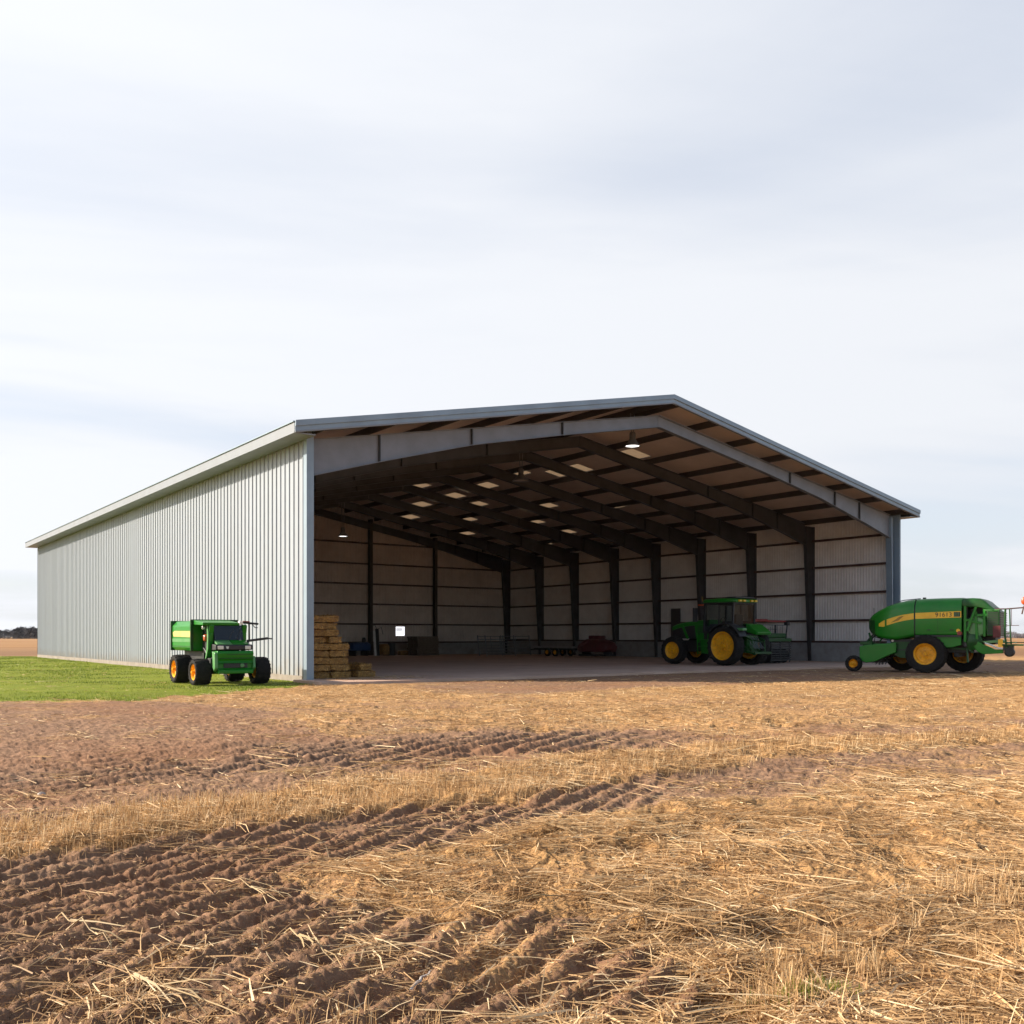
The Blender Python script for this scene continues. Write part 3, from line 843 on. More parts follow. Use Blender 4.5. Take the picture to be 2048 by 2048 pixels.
gp = MB()
gp.prism([(1.4, 1.95), (2.3, 1.93), (2.2, 1.3), (2.05, 1.05), (1.4, 1.0)], lambda a, b_, t: (a, t, b_), .42, .47)
gp.build('side_panel', M['green'], trc, bevel=.012)
MB().prism([(1.4, 1.95), (2.3, 1.93), (2.2, 1.3), (2.05, 1.05), (1.4, 1.0)], lambda a, b_, t: (a, t, b_), -.47, -.42).build('side_panel', M['green'], trc, bevel=.012)
for s in (1, -1): MB().bar((3.1, s * .44, 1.9), (2.75, s * .44, 1.25), .04, .12).build('hood_brace', M['green'], trc, bevel=.012)
gv = MB()
for i in range(6): gv.box(1.55, 2.1, .472, .482, 1.45 + i * .07, 1.48 + i * .07)
gv.build('vent', M['black'], trc)
# cab
cf = MB()
C0, C1, CWD, ZB, ZT = -0.32, 1.36, 0.80, 1.55, 2.92
for x in (C0, C1):
    for s in (1, -1):
        cf.bar((x + (.05 if x < 0 else .08), s * CWD, ZB), (x, s * (CWD - .03), ZT), .08, .08, up=(1, 0, 0))
for s in (1, -1):
    cf.bar((.55, s * CWD, ZB), (.5, s * (CWD - .02), ZT), .06, .07, up=(1, 0, 0))
    cf.box(C0, C1 + .05, s * CWD - .03, s * CWD + .03, ZB - .35, ZB + .06)
cf.box(C0 - .02, C0 + .06, -CWD, CWD, ZB - .3, ZB + .28); cf.box(C1, C1 + .08, -CWD, CWD, ZB - .3, ZB + .3)
cf.box(C0 - .02, C1 + .03, -CWD - .02, CWD + .02, ZT - .06, ZT + .02)
cf.build('cab_frame', M['black'], trc, bevel=.01)
rf = MB().loft([[(x, y, z) for y, z in rounded(w, ZT + .03, zt, 0, 4, .08, .03)] for x, w, zt in ((C0 - .16, .80, ZT + .13), (C0 - .05, .88, ZT + .19), (.5, .9, ZT + .22), (1.35, .88, ZT + .19), (1.5, .78, ZT + .12))])
rfo = rf.build('cab_roof', M['green'], trc, smooth=45)
rl = MB()
for y in (-.6, -.3, .25, .55): rl.box(C0 - .24, C0 - .14, y - .08, y + .08, ZT + .05, ZT + .14)
rl.build('work_lamp', M['yellow'], rfo, bevel=.01)
rk = MB(); rk.box(C0 - .1, C0 + .5, -.75, .75, ZT + .225, ZT + .25)
for i in range(9): rk.box(C0 - .05 + i * .06, C0 - .02 + i * .06, -.6, .7, ZT + .25, ZT + .285)
rk.build('roof_rack', M['black'], rfo)
MB().tube([(1.45, .86, ZT + .1), (1.46, .9, ZT + .34)], .018, 6).build('beacon_post', M['yellow_dk'], rfo)
ml = MB(); ml.box(1.38, 1.62, .86, 1.0, ZT - .10, ZT - .04); ml.build('front_lamp', M['orange'], trc, bevel=.01)
gs = MB()
gs.add([(C0 + .06, CWD - .005, ZB + .06), (.53, CWD - .005, ZB + .06), (.48, CWD - .03, ZT - .06), (C0 + .04, CWD - .03, ZT - .06)], [(0, 1, 2, 3)])
gs.add([(.58, CWD - .005, ZB + .06), (C1 + .02, CWD - .005, ZB + .06), (C1 - .04, CWD - .03, ZT - .06), (.54, CWD - .03, ZT - .06)], [(0, 1, 2, 3)])
gs.add([(C0 + .06, -CWD + .005, ZB + .06), (.53, -CWD + .005, ZB + .06), (.48, -CWD + .03, ZT - .06), (C0 + .04, -CWD + .03, ZT - .06)], [(0, 1, 2, 3)])
gs.add([(.58, -CWD + .005, ZB + .06), (C1 + .02, -CWD + .005, ZB + .06), (C1 - .04, -CWD + .03, ZT - .06), (.54, -CWD + .03, ZT - .06)], [(0, 1, 2, 3)])
gs.add([(C0 + .03, -CWD + .05, ZB + .28), (C0 + .03, CWD - .05, ZB + .28), (C0, CWD - .07, ZT - .06), (C0, -CWD + .07, ZT - .06)], [(0, 1, 2, 3)])
gs.add([(C1 + .06, -CWD + .05, ZB + .3), (C1 + .06, CWD - .05, ZB + .3), (C1, CWD - .07, ZT - .06), (C1, -CWD + .07, ZT - .06)], [(0, 1, 2, 3)])
gs.build('cab_glass', M['glass'], trc, fix=False)
se = MB(); se.box(.0, .5, -.28, .28, 1.55, 1.75); se.box(-.05, .08, -.28, .28, 1.7, 2.4); se.build('seat', M['black'], trc, bevel=.04)
sw = MB(); sw.tube([(1.2, 0, 1.6), (.95, 0, 2.05)], .03, 8); sw.lathe([(.17, -.015), (.2, -.015), (.2, .015), (.17, .015)], c=(.93, 0, 2.08), n=20, axis='x', closed=True); sw.build('steering_wheel', M['black'], trc)
ex = MB(); ex.tube([(1.55, .55, 1.5), (1.55, .56, 2.0), (1.55, .56, 2.85), (1.50, .58, 2.98)], [.075, .085, .075, .06], 10); ex.build('exhaust', M['black'], trc, smooth=50)
mi = MB(); mi.tube([(1.4, .82, 2.7), (1.75, 1.05, 2.7)], .015, 6); mi.box(1.7, 1.78, .92, 1.2, 2.05, 2.72); mi.build('mirror', M['black'], trc, bevel=.03)
# curved fenders
for s in (1, -1):
    fd = MB(); secs = []
    for i in range(13):
        a = R(150 - 120 * i / 12 + (0 if s < 0 else 5))
        rr_ = 1.03
        secs.append([(rr_ * math.cos(a), s * .62, .92 + rr_ * math.sin(a)), (rr_ * math.cos(a), s * 1.16, .92 + rr_ * math.sin(a) - .02), ((rr_ + .04) * math.cos(a), s * 1.16, .92 + (rr_ + .04) * math.sin(a) - .02), ((rr_ + .04) * math.cos(a), s * .62, .92 + (rr_ + .04) * math.sin(a))])
    fd.loft(secs)
    fd.build('fender', M['black'] if s > 0 else M['green'], trc, smooth=40)
rb = MB(); rb.prism([(-.35, 1.95), (-.55, 1.90), (-1.05, 1.55), (-1.0, 1.42), (-.4, 1.55)], lambda a, b_, t: (a, t, b_), -1.1, -.05)
rb.build('rear_body', M['green'], trc, bevel=.04)
fl = MB(); fl.box(-1.0, -.62, .66, .98, 1.62, 1.74); fl.build('tail_lamp', M['green_lt'], trc, bevel=.03)
sp = MB()
sp.prism([(1.0, 1.5), (1.75, 1.5), (1.7, .55), (1.05, .5)], lambda a, b_, t: (a, t, b_), .62, .68)
for i in range(3): sp.box(1.08, 1.7, .68, .95, .55 + i * .32, .58 + i * .32)
sp.bar((1.05, .95, 1.5), (1.08, .95, .52), .04, .04); sp.bar((1.72, .95, 1.5), (1.68, .95, .52), .04, .04)
sp.build('step', M['green'], trc, bevel=.008)
tk = MB(); tk.box(.95, 1.9, -.62, .6, .62, 1.2); tk.build('fuel_tank', M['green_dk'], trc, bevel=.06)
ht = MB()
for s in (.45, -.45):
    ht.bar((-.4, s, .75), (-1.35, s * 1.1, .55), .07, .10); ht.bar((-.5, s, 1.45), (-1.15, s, 1.15), .06, .08); ht.tube([(-1.1, s, 1.2), (-1.15, s * 1.05, .62)], .035, 8)
    ht.bar((-.55, s * .6, 1.3), (-.95, s * .6, .7), .10, .12)
ht.tube([(-.5, 0, 1.25), (-1.35, 0, 1.1)], .035, 8); ht.bar((-1.35, -.6, .6), (-1.35, .6, .6), .10, .10); ht.box(-.8, -.3, -.4, .4, .6, 1.4)
ht.build('hitch', M['green_dk'], trc, bevel=.01)
hz = MB()
for j in range(7):
    y = -.35 + j * .11
    hz.tube([(-.55, y, 1.45), (-.85, y + .04, 1.3 - .04 * (j % 3)), (-1.0, y * 1.1, .95), (-1.2, y, .8)], .017, 6)
hz.build('hose', M['galv'], trc, smooth=50)

# ------------------------------------------------------------------ seed drill behind the tractor
drl = thing('seed_drill', 'dark green seed drill with red roller bar standing between tractor and right wall', 'seed drill', (26.3, 3.2, 0.05), R(4))
b = MB(); b.box(-1.5, 1.35, -.35, -.22, 1.10, 1.26); b.box(-1.5, 1.35, .3, .42, 1.10, 1.24)
b.build('frame_beam', M['green_dk'], drl, bevel=.015)
b = MB(); b.box(-1.35, 1.1, -.2, .3, 1.27, 1.52); b.build('hopper', M['green_dk'], drl, bevel=.06)
b = MB()
for i in range(14): b.lathe([(0, -.012), (.34, -.012), (.36, 0), (.34, .012), (0, .012)], c=(-1.3 + i * .19, -.1 + .25 * (i % 2), .40), n=22, axis='x') if False else b.add(*((lambda cx_, cy_: ([(cx_ + e * .014, cy_ + .36 * math.cos(2 * math.pi * k / 20), .38 + .36 * math.sin(2 * math.pi * k / 20)) for e in (-1, 1) for k in range(20)], [tuple(range(20)), tuple(range(39, 19, -1))] + [(k, 20 + k, 20 + (k + 1) % 20, (k + 1) % 20) for k in range(20)]))(-1.3 + i * .19, -.1 + .25 * (i % 2))))
b.tube([(-1.4, -.1, .38), (1.25, -.1, .38)], .04, 8)
b.build('disc_gang', M['black'], drl, smooth=30)
b = MB()
for i in range(8): b.box(-.5, 1.2, -.42, -.38, .14 + i * .115, .20 + i * .115)
for x in (-.45, .35, 1.15): b.box(x - .03, x + .03, -.38, -.33, .05, 1.1)
b.build('side_guard', M['black'], drl, bevel=.006)
b = MB()
b.bar((-1.2, 0, 1.25), (-1.2, 0, 2.15), .06, .06); b.bar((.45, 0, 1.3), (.45, 0, 1.95), .05, .08); b.bar((1.05, -.2, 1.2), (1.35, -.1, 2.05), .06, .06); b.bar((-1.3, 0, 1.93), (1.25, 0, 1.93), .03, .03); b.bar((-1.3, -.05, 1.72), (.5, -.05, 1.72), .025, .025)
b.box(1.2, 1.45, -.2, .0, 1.92, 2.1)
for i in range(9): b.bar((-.2 + i * .15, -.05, 1.5), (-.2 + i * .15 + .05, -.02, 1.5 + .25 + .1 * (i % 3)), .014, .014)
b.build('mast', M['black'], drl)
b = MB(); b.tube([(-1.45, 0, 2.14), (-.3, 0, 2.16), (-.2, 0, 2.12), (1.3, 0, 2.12)], [.075, .075, .06, .055], 12); b.build('roller_bar', M['red'], drl, smooth=40)
for x in (-1.2, 1.0): wheel(drl, x, .45, .36, .2, .18, 1, 14, .3)

# ------------------------------------------------------------------ small harvester truck by the left wall (faces -y)
hv = thing('harvester', 'green harvester with four big tyres and dark windscreen parked on grass by the left wall', 'harvester', (-2.66, -0.50, 0.0), R(-90))
# local x = forward, y = left (towards the wall)
for (x, y, r, w, s) in ((0.0, -.86, .385, .44, -1), (0.0, .90, .40, .42, 1), (-1.85, -.84, .43, .46, -1), (-1.85, .80, .42, .44, 1)):
    wheel(hv, x, y, r, w, r * .58, s, 18, .35)
b = MB(); b.box(-2.2, .3, -.42, .42, .42, .62); b.tube([(0, -.7, .40), (0, .7, .40)], .09, 10); b.tube([(-1.85, -.7, .43), (-1.85, .7, .43)], .10, 10)
b.box(-2.3, -.6, -.6, .5, .62, .98)
b.build('chassis', M['black'], hv, bevel=.02)
# grain tank box with coloured flank
b = MB(); b.prism([(-.92, 1.08), (-.84, .98), (.42, .98), (.45, 1.06), (.45, 1.86), (-.80, 1.86), (-.92, 1.72)], lambda a, bb, t: (t, a, bb), -2.45, -.62)
tank = b.build('grain_tank', M['green'], hv, bevel=.03)
b = MB(); b.prism([(-2.3, 1.40), (-.66, 1.38), (-.66, 1.56), (-2.2, 1.57), (-2.36, 1.52)], lambda a, bb, t: (a, t, bb), -.928, -.916); b.build('stripe', M['stripe_pale'], tank)
b = MB(); b.box(-2.42, -.66, -.925, -.916, 1.24, 1.34); b.build('pale_band', M['green_lt'], tank)
b = MB(); b.box(-2.40, -.66, -.923, -.916, 1.10, 1.125); b.build('seam', M['green_dk'], tank)
b = MB(); b.box(-.66, -.60, -.945, .47, 1.80, 1.90); b.box(-.66, -.60, -.945, -.86, .98, 1.80); b.build('tank_rim', M['green_dk'], tank, bevel=.01)
b = MB(); b.box(-2.5, -2.44, -.96, .47, .98, 1.88); b.build('tailboard', M['green_dk'], tank, bevel=.01)
# cab: dark interior, pillars, roof, windscreen
b = MB(); b.box(-.60, .02, -.60, .30, .78, 1.76); b.build('cab_interior', M['black'], hv, bevel=.03)
b = MB()
b.prism([(-.62, 1.74), (.22, 1.72), (.24, 1.80), (-.62, 1.88)], lambda a, bb, t: (a, t, bb), -.86, .20)
b.build('cab_roof', M['green'], hv, bevel=.02)
b = MB()
for y in (-.60, .37):
    pts = [(.20, 1.74), (.14, 1.5), (.12, 1.25), (.10, 1.0), (-.02, .82), (-.08, .72)]
    for i in range(len(pts) - 1):
        b.bar((pts[i][0], y, pts[i][1]), (pts[i + 1][0], y, pts[i + 1][1]), .13, .12, up=(1, 0, 0))
b.build('cab_pillar', M['green'], hv, bevel=.02)
b = MB(); b.prism([(.06, 1.72), (.16, 1.70), (.20, 1.4), (.18, 1.05), (.04, .80), (-.10, .70), (-.02, .86), (.06, 1.06), (.10, 1.36)], lambda a, bb, t: (a, t, bb), -.70, -.665); b.build('side_fairing', M['green_lt'], hv, bevel=.01)
b = MB(); b.box(-.52, -.08, -.612, -.60, 1.24, 1.68); b.build('side_window', M['glass_dk'], hv)
b = MB(); b.box(-.35, .1, -.64, -.602, .98, 1.0); b.box(-.5, -.3, -.66, -.60, .70, .92); b.tube([(-.5, -.62, 1.1), (-.2, -.64, 1.0), (.05, -.62, .75)], .02, 6); b.build('side_gear', M['black'], hv)
b = MB(); b.add([(.26, -.53, 1.30), (.26, .32, 1.30), (.17, .30, 1.73), (.17, -.53, 1.73), (.24, -.53, 1.30), (.24, .32, 1.30), (.15, .30, 1.73), (.15, -.53, 1.73)],
                [(0, 1, 2, 3), (7, 6, 5, 4), (0, 4, 5, 1), (1, 5, 6, 2), (2, 6, 7, 3), (3, 7, 4, 0)]); b.build('windscreen', M['glass_dk'], hv)
b = MB(); b.bar((.255, -.12, 1.31), (.19, .06, 1.62), .012, .016); b.bar((.255, .12, 1.31), (.20, .24, 1.6), .012, .016); b.build('wiper', M['black'], hv)
# bonnet in two panels, black lamp bar, headlights, bumper
for y0, y1 in ((-.54, -.098), (-.082, .38)):
    b = MB(); b.prism([(.24, 1.30), (.50, 1.19), (.50, 1.165), (.24, 1.2)], lambda a, bb, t: (a, t, bb), y0, y1); b.build('bonnet_panel', M['green_lt'] if y0 < -.1 else M['green'], hv, bevel=.012)
b = MB(); b.prism([(.1, 1.19), (.52, 1.165), (.55, 1.10), (.55, 1.02), (.1, 1.0)], lambda a, bb, t: (a, t, bb), -.60, .50)
lb = b.build('lamp_bar', M['black'], hv, bevel=.015)
MB().box(.552, .562, -.22, .18, 1.035, 1.135).build('grille', M['grille'], lb)
for y in (-.46, .34): MB().box(.552, .575, y - .085, y + .085, 1.035, 1.135).build('headlight', M['lens'], lb, bevel=.012)
b = MB(); b.add([(.566, -.31, 1.12), (.566, -.22, 1.12), (.566, -.235, 1.045), (.566, -.285, 1.045)], [(0, 1, 2, 3)]); b.build('badge', M['white'], lb)
b = MB()
b.prism([(.1, .99), (.57, .99), (.60, .92), (.58, .80), (.52, .70), (.56, .64), (.1, .64)], lambda a, bb, t: (a, t, bb), -.56, .50)
b.build('front_panel', M['green'], hv, bevel=.02)
b = MB(); b.box(.585, .60, -.30, .45, .88, .90); b.box(.578, .594, -.5, .48, .765, .79); b.build('panel_crease', M['green_dk'], hv)
b = MB(); b.prism([(.1, .64), (.50, .64), (.50, .48), (.62, .44), (.62, .34), (.1, .34)], lambda a, bb, t: (a, t, bb), -.54, .48); b.build('bumper', M['green'], hv, bevel=.02)
b = MB(); b.box(.505, .53, -.36, .34, .50, .635); b.build('intake', M['black'], hv, bevel=.008)
b = MB(); b.lathe([(0, .545), (.05, .545), (.062, .535), (.062, .53)], c=(0, .18, .57), n=18, axis='x'); b.build('round_emblem', M['green_lt'], hv, smooth=40)
b = MB(); b.prism([(.34, .98), (.58, .94), (.60, .5), (.48, .40), (.40, .5), (.38, .78)], lambda a, bb, t: (a, t, bb), -.64, -.545); b.build('wing', M['green_lt'], hv, bevel=.02)
b = MB(); b.prism([(.34, .80), (.56, .84), (.60, .5), (.48, .40), (.40, .5)], lambda a, bb, t: (a, t, bb), .485, .56); b.build('wing', M['green_lt'], hv, bevel=.02)
b = MB(); b.box(.0, .3, -.66, -.50, .45, .78); b.tube([(.2, -.7, .5), (.3, -.6, .8)], .03, 6); b.build('suspension', M['black'], hv, bevel=.01)
# lamps, mirrors, grab bar, unloading arm
b = MB(); b.loft([[(x, y, z) for y, z in rounded(w, 1.36 - w, 1.36 + w, -.66, 4, .05, .05)] for x, w in ((-.1, .05), (-.04, .10), (.02, .08))]); b.build('side_lamp', M['orange'], hv, smooth=50)
b = MB(); b.box(-.06, -.02, -.80, -.64, 1.60, 1.70); b.build('mirror', M['chrome'], hv, bevel=.02)
b = MB(); b.box(.10, .26, .205, .31, 1.75, 1.85); b.build('roof_lamp', M['lens'], hv, bevel=.015)
b = MB(); b.bar((.16, .30, 1.81), (.16, .80, 1.77), .07, .06); b.build('roof_arm', M['black'], hv, bevel=.01)
b = MB(); b.bar((.20, .32, 1.845), (.20, .52, 1.835), .05, .03); b.build('arm_marker', M['red'], hv)
b = MB(); b.tube([(.16, .52, 1.78), (.18, .52, 1.3), (.15, .42, 1.12)], .028, 8); b.tube([(.16, .62, 1.75), (.18, .70, 1.66), (.17, .78, 1.66)], .014, 6); b.build('grab_bar', M['black'], hv, smooth=50)
b = MB(); b.bar((.14, .46, 1.27), (.18, 1.08, 1.35), .06, .07); b.bar((.18, 1.08, 1.35), (.19, 1.22, 1.33), .05, .04); b.build('unloading_arm', M['black'], hv, bevel=.01)

# ------------------------------------------------------------------ straw bales


def bale_mesh(sx, sy, sz, seed, n=2200):
    rg = np.random.default_rng(seed)
    verts, quads, tint = [], [], []
    nx, ny, nz = 14, 18, 6
    def face(fn, a, b):
        base = len(verts)
        for i in range(a + 1):
            for j in range(b + 1):
                p = np.array(fn(i / a, j / b))
                verts.append(p); tint.append(0.15 + .2 * rg.random())
        for i in range(a):
            for j in range(b):
                quads.append((base + i * (b + 1) + j, base + (i + 1) * (b + 1) + j, base + (i + 1) * (b + 1) + j + 1, base + i * (b + 1) + j + 1))
    hx_, hy2 = sx / 2, sy / 2
    face(lambda s, t: (-hx_ + s * sx, -hy2, t * sz), nx, nz)
    face(lambda s, t: (hx_ - s * sx, hy2, t * sz), nx, nz)
    face(lambda s, t: (hx_, -hy2 + s * sy, t * sz), ny, nz)
    face(lambda s, t: (-hx_, hy2 - s * sy, t * sz), ny, nz)
    face(lambda s, t: (-hx_ + s * sx, -hy2 + t * sy, sz), nx, ny)
    face(lambda s, t: (-hx_ + s * sx, hy2 - t * sy, 0), nx, ny)
    V = np.array(verts)
    q = V * np.array([31.0, 29.0, 37.0]) + seed * 3.1          # lumpy faces, rounded corners
    w = (np.sin(q[:, 0] * .6 + np.sin(q[:, 1])) + np.sin(q[:, 2] * .8 + 1.7 * np.sin(q[:, 0] * .5)) + np.sin(q[:, 1] * .7 + q[:, 2] * .4)) / 3
    c = np.array([0, 0, sz / 2]); d = V - c
    e = np.abs(d) / np.array([hx_, hy2, sz / 2])
    corner = np.sort(e, axis=1)[:, 1]
    V = c + d * (1 - 0.17 * corner[:, None] ** 4) + (d / np.linalg.norm(d, axis=1)[:, None]) * (w * .016)[:, None]
    verts = [tuple(p) for p in V]
    for k in range(n):                                        # loose straws lying on the faces
        fsel = rg.choice(5, p=[.34, .1, .22, .16, .18])
        L = rg.uniform(.03, .14); wd = rg.uniform(.003, .008)
        if fsel in (0, 1):
            o = np.array([rg.uniform(-hx_, hx_) * .90, (-hy2 if fsel == 0 else hy2) * .985, rg.uniform(.14, .86) * sz]); n_ = np.array([0, -1 if fsel == 0 else 1, 0])
        elif fsel in (2, 3):
            o = np.array([(hx_ if fsel == 2 else -hx_) * .985, rg.uniform(-hy2, hy2) * .9, rg.uniform(.14, .86) * sz]); n_ = np.array([1 if fsel == 2 else -1, 0, 0])
        else:
            o = np.array([rg.uniform(-hx_, hx_) * .88, rg.uniform(-hy2, hy2) * .9, sz]); n_ = np.array([0, 0, 1])
        dv = rg.normal(size=3); dv[2] *= .22; dv -= n_ * dv.dot(n_); dv /= np.linalg.norm(dv)
        dv = dv + n_ * (rg.uniform(-.08, .30) if rg.random() < .8 else rg.uniform(.3, .9))
        sd = np.cross(dv, n_); sd /= np.linalg.norm(sd)
        o = o + n_ * .004
        bs = len(verts)
        for p in (o - dv * L / 2 - sd * wd, o - dv * L / 2 + sd * wd, o + dv * L / 2 + sd * wd, o + dv * L / 2 - sd * wd):
            p = p.copy(); p[2] = max(p[2], .003); verts.append(tuple(p))
        t = rg.random(); tint += [t] * 4
        quads.append((bs, bs + 1, bs + 2, bs + 3))
    o = np_mesh('straw_bale', np.array(verts), np.array(quads), M['hay'], {'tint': np.array(tint)})
    return o


def place_bale(proto, loc, rz, label, group):
    o = proto if 'label' not in proto else copy_tree(proto)
    o.location = loc; o.rotation_euler = (random.uniform(-.02, .02), random.uniform(-.02, .02), rz)
    tag(o, label, 'straw bale', group)
    return o


def twine(o, sx, sy, sz):
    mb = MB()
    for x in (-sx * .25, sx * .25):
        y = sy / 2 + .006; z = sz + .004
        mb.tube([(x, -y, .004), (x, -y, z), (x, y, z), (x, y, .004)], .003, 4)
    mb.build('twine', M['wood'], o)


BH = 0.225
protoA = [bale_mesh(.66, .95, BH + .004, s) for s in (1, 2, 3)]
protoB = [bale_mesh(.42, .95, BH + .004, s) for s in (4, 5)]
for p in protoA: twine(p, .66, .95, BH)
for p in protoB: twine(p, .42, .95, BH)
LAY = ['bottom', 'second', 'third', 'fourth', 'fifth', 'sixth', 'seventh', 'eighth', 'top']
gz = 0.05
for r_ in range(9):
    if r_ < 5:
        xs2 = [(0.74, protoA), (1.42, protoA)]
    elif r_ == 5:
        xs2 = [(0.66, protoA), (1.22, protoB)]
    else:
        xs2 = [(0.64, protoA), (1.17, protoB)]
    for j, (xx, pr_) in enumerate(xs2):
        off = random.uniform(-.045, .045) - (.0 if r_ else -.03)
        place_bale(pr_[(r_ + j) % len(pr_) if pr_ is protoA else r_ % 2], (xx + off - .12, 0.92 + random.uniform(-.08, .08), gz + r_ * BH), random.uniform(-.03, .03) + (math.pi if r_ % 2 else 0),
                   '%s straw bale of the %s layer in the tall stack behind the left barn corner' % (('left', 'right')[j], LAY[r_]), 'straw bales in the tall stack')
for j, (xx, yy, zz, lb, pr_) in enumerate(((2.30, 1.0, 0, 'low straw bale on the concrete right of the tall stack', protoA[0]),
                                           (2.24, 1.02, BH, 'straw bale lying on top of the low bale beside the tall stack', protoB[1]))):
    place_bale(pr_, (xx, yy, gz + zz), .06 + j * .1, lb, 'straw bales beside the stack')

# ------------------------------------------------------------------ clutter at the back of the barn
def u_on(px, v):
    lo, hi = -5.0, 80.0
    for _ in range(60):
        mid = (lo + hi) / 2
        du, dv = mid - CU, v - CV
        if 1024 + F * (du * CY - dv * SY) / (du * SY + dv * CY) < px: lo = mid
        else: hi = mid
    return lo


t = thing('blue_tank', 'blue plastic tank on a low stand behind the straw bale stack', 'tank', (u_on(717, 32.5), 32.5, .05), R(8))
b = MB(); b.loft([[(x, y, z) for y, z in rounded(w, .35, zt, 0, 5, .2, .12)] for x, w, zt in ((-.8, .3, .78), (-.7, .42, .92), (.5, .45, .96), (.75, .4, .9), (.8, .3, .8))]); b.build('tank_body', M['blue'], t, smooth=45)
b = MB(); b.lathe([(0, 1.28), (.1, 1.28), (.13, 1.2), (.16, .9)], c=(.45, 0, 0), n=16, axis='z'); b.build('filler_neck', M['black'], t, smooth=40)
b = MB(); [b.box(x - .05, x + .05, -.4, .4, 0, .38) for x in (-.5, .5)]; b.build('stand', M['black'], t)
t = thing('upright_board', 'pale upright board leaning near the back wall post', 'board', (u_on(751, 31.8), 31.8, .05), R(10))
b = MB(); b.bar((0, 0, 0), (-.05, .1, 1.75), .16, .06, up=(0, 1, 0)); b.build('plank', M['white'], t)
b = MB(); b.bar((.22, 0, 0), (.20, .1, 1.9), .24, .10, up=(0, 1, 0)); b.tube([(.2, .1, 1.85), (.0, .1, 2.2), (-.1, .1, 2.1)], .02, 6); b.tube([(.2, .1, 1.85), (.6, .1, 2.0), (.75, .1, 1.5)], .018, 6); b.build('dark_frame', M['black'], t)
rb_ = bale_mesh(.95, .8, .8, 9, 500); rb_.location = (u_on(769, 32.6), 32.6, .05); rb_.rotation_euler = (0, 0, .3); rb_.name = 'straw_bale'
tag(rb_, 'big loose straw bale standing by the back wall near the white post', 'straw bale')
twine(rb_, .95, .8, .8)
t = thing('drum', 'dark steel drum standing next to the big bale by the back wall', 'drum', (u_on(783, 32.4), 32.4, .05))
b = MB(); b.lathe([(0, 0), (.29, 0), (.3, .02), (.29, .04), (.285, .28), (.3, .3), (.285, .32), (.285, .58), (.3, .6), (.285, .62), (.285, .86), (.3, .88), (.29, .9), (.27, .88), (0, .87)], axis='z', n=24); b.build('barrel', M['black'], t, smooth=30)
b = MB(); b.lathe([(0, .9), (.05, .9), (.05, .87)], c=(.15, 0, 0), axis='z', n=10); b.build('bung', M['galv'], t)
hp = bale_mesh(.7, .5, .34, 12, 350); hp.location = (u_on(806, 32.6), 32.6, .05); hp.name = 'straw_bale'
tag(hp, 'small pale straw bale on the floor left of the pallet stack', 'straw bale')
twine(hp, .7, .5, .34)


def pallet():
    t = thing('pallet', '', 'pallet', (0, 0, 0), 0, 'pallets stacked by the back wall')
    b = MB()
    for i in range(7): b.box(-.95 + i * .29, -.95 + i * .29 + .16, -.6, .6, .115, .135)
    b.build('deck', M['wood'], t)
    b = MB()
    for y in (-.55, 0, .55):
        b.box(-.95, .95, y - .045, y + .045, .02, .113)
    b.build('bearer', M['wood'], t)
    b = MB()
    for x in (-.85, 0, .85): b.box(x - .07, x + .07, -.6, .6, 0, .018)
    b.build('base_board', M['wood'], t)
    return t


p0 = pallet()
PN = ['bottom', 'second', 'third', 'fourth', 'fifth', 'sixth', 'seventh', 'eighth', 'ninth', 'top']
for i in range(10):
    p = p0 if i == 0 else copy_tree(p0)
    p.location = (u_on(846, 31.2) + random.uniform(-.06, .06), 31.2 + random.uniform(-.06, .06), .05 + i * .137)
    p.rotation_euler = (0, 0, .12 + random.uniform(-.03, .03))
    p['label'] = 'wooden pallet, %s in the dark stack by the back wall' % PN[i]


def hurdle():
    t = thing('livestock_gate', '', 'gate', (0, 0, 0), 0, 'metal gates leaning by the back corner')
    b = MB()
    for x in (-1.3, 1.3): b.tube([(x, 0, 0), (x, 0, 1.45)], .035, 8)
    b.tube([(0, 0, .1), (0, 0, 1.4)], .025, 8)
    b.build('stile', M['galv'], t)
    b = MB()
    for i in range(7): b.tube([(-1.3, 0, .12 + i * .21), (1.3, 0, .12 + i * .21)], .022, 6)
    b.build('rail', M['galv'], t)
    return t


h0 = hurdle()
for i, (x, y, rz, lb) in enumerate(((u_on(1003, 25.4), 25.4, .10, 'grey railed livestock gate standing nearest the opening in the back corner'), (u_on(1034, 26.8), 26.8, .05, 'grey railed livestock gate behind another, close to the corner column'),
                                    (u_on(985, 27.6), 27.6, .2, 'grey railed livestock gate closest to the pallet stack'))):
    h = h0 if i == 0 else copy_tree(h0)
    h.location = (x, y, .05); h.rotation_euler = (R(-9), 0, rz); h['label'] = lb
t = thing('mower', 'dark red disc mower parked against the right wall', 'mower', (28.9, 19.3, .05), R(96))
b = MB(); b.loft([[(x, y, z) for y, z in rounded(w, zb, zt, 0, 5, .3, .1)] for x, w, zb, zt in ((-1.3, .5, .5, .8), (-1.1, .65, .35, 1.0), (-.4, .7, .35, 1.2), (.5, .7, .35, 1.2), (1.1, .65, .35, .95), (1.3, .5, .45, .75))]); b.build('mower_deck', M['red_dk'], t, smooth=45)
b = MB(); b.box(-.5, .5, -.3, .3, 1.18, 1.42); b.bar((0, .2, 1.3), (.3, 1.3, .7), .12, .12); b.build('drive_case', M['red_dk'], t, bevel=.05)
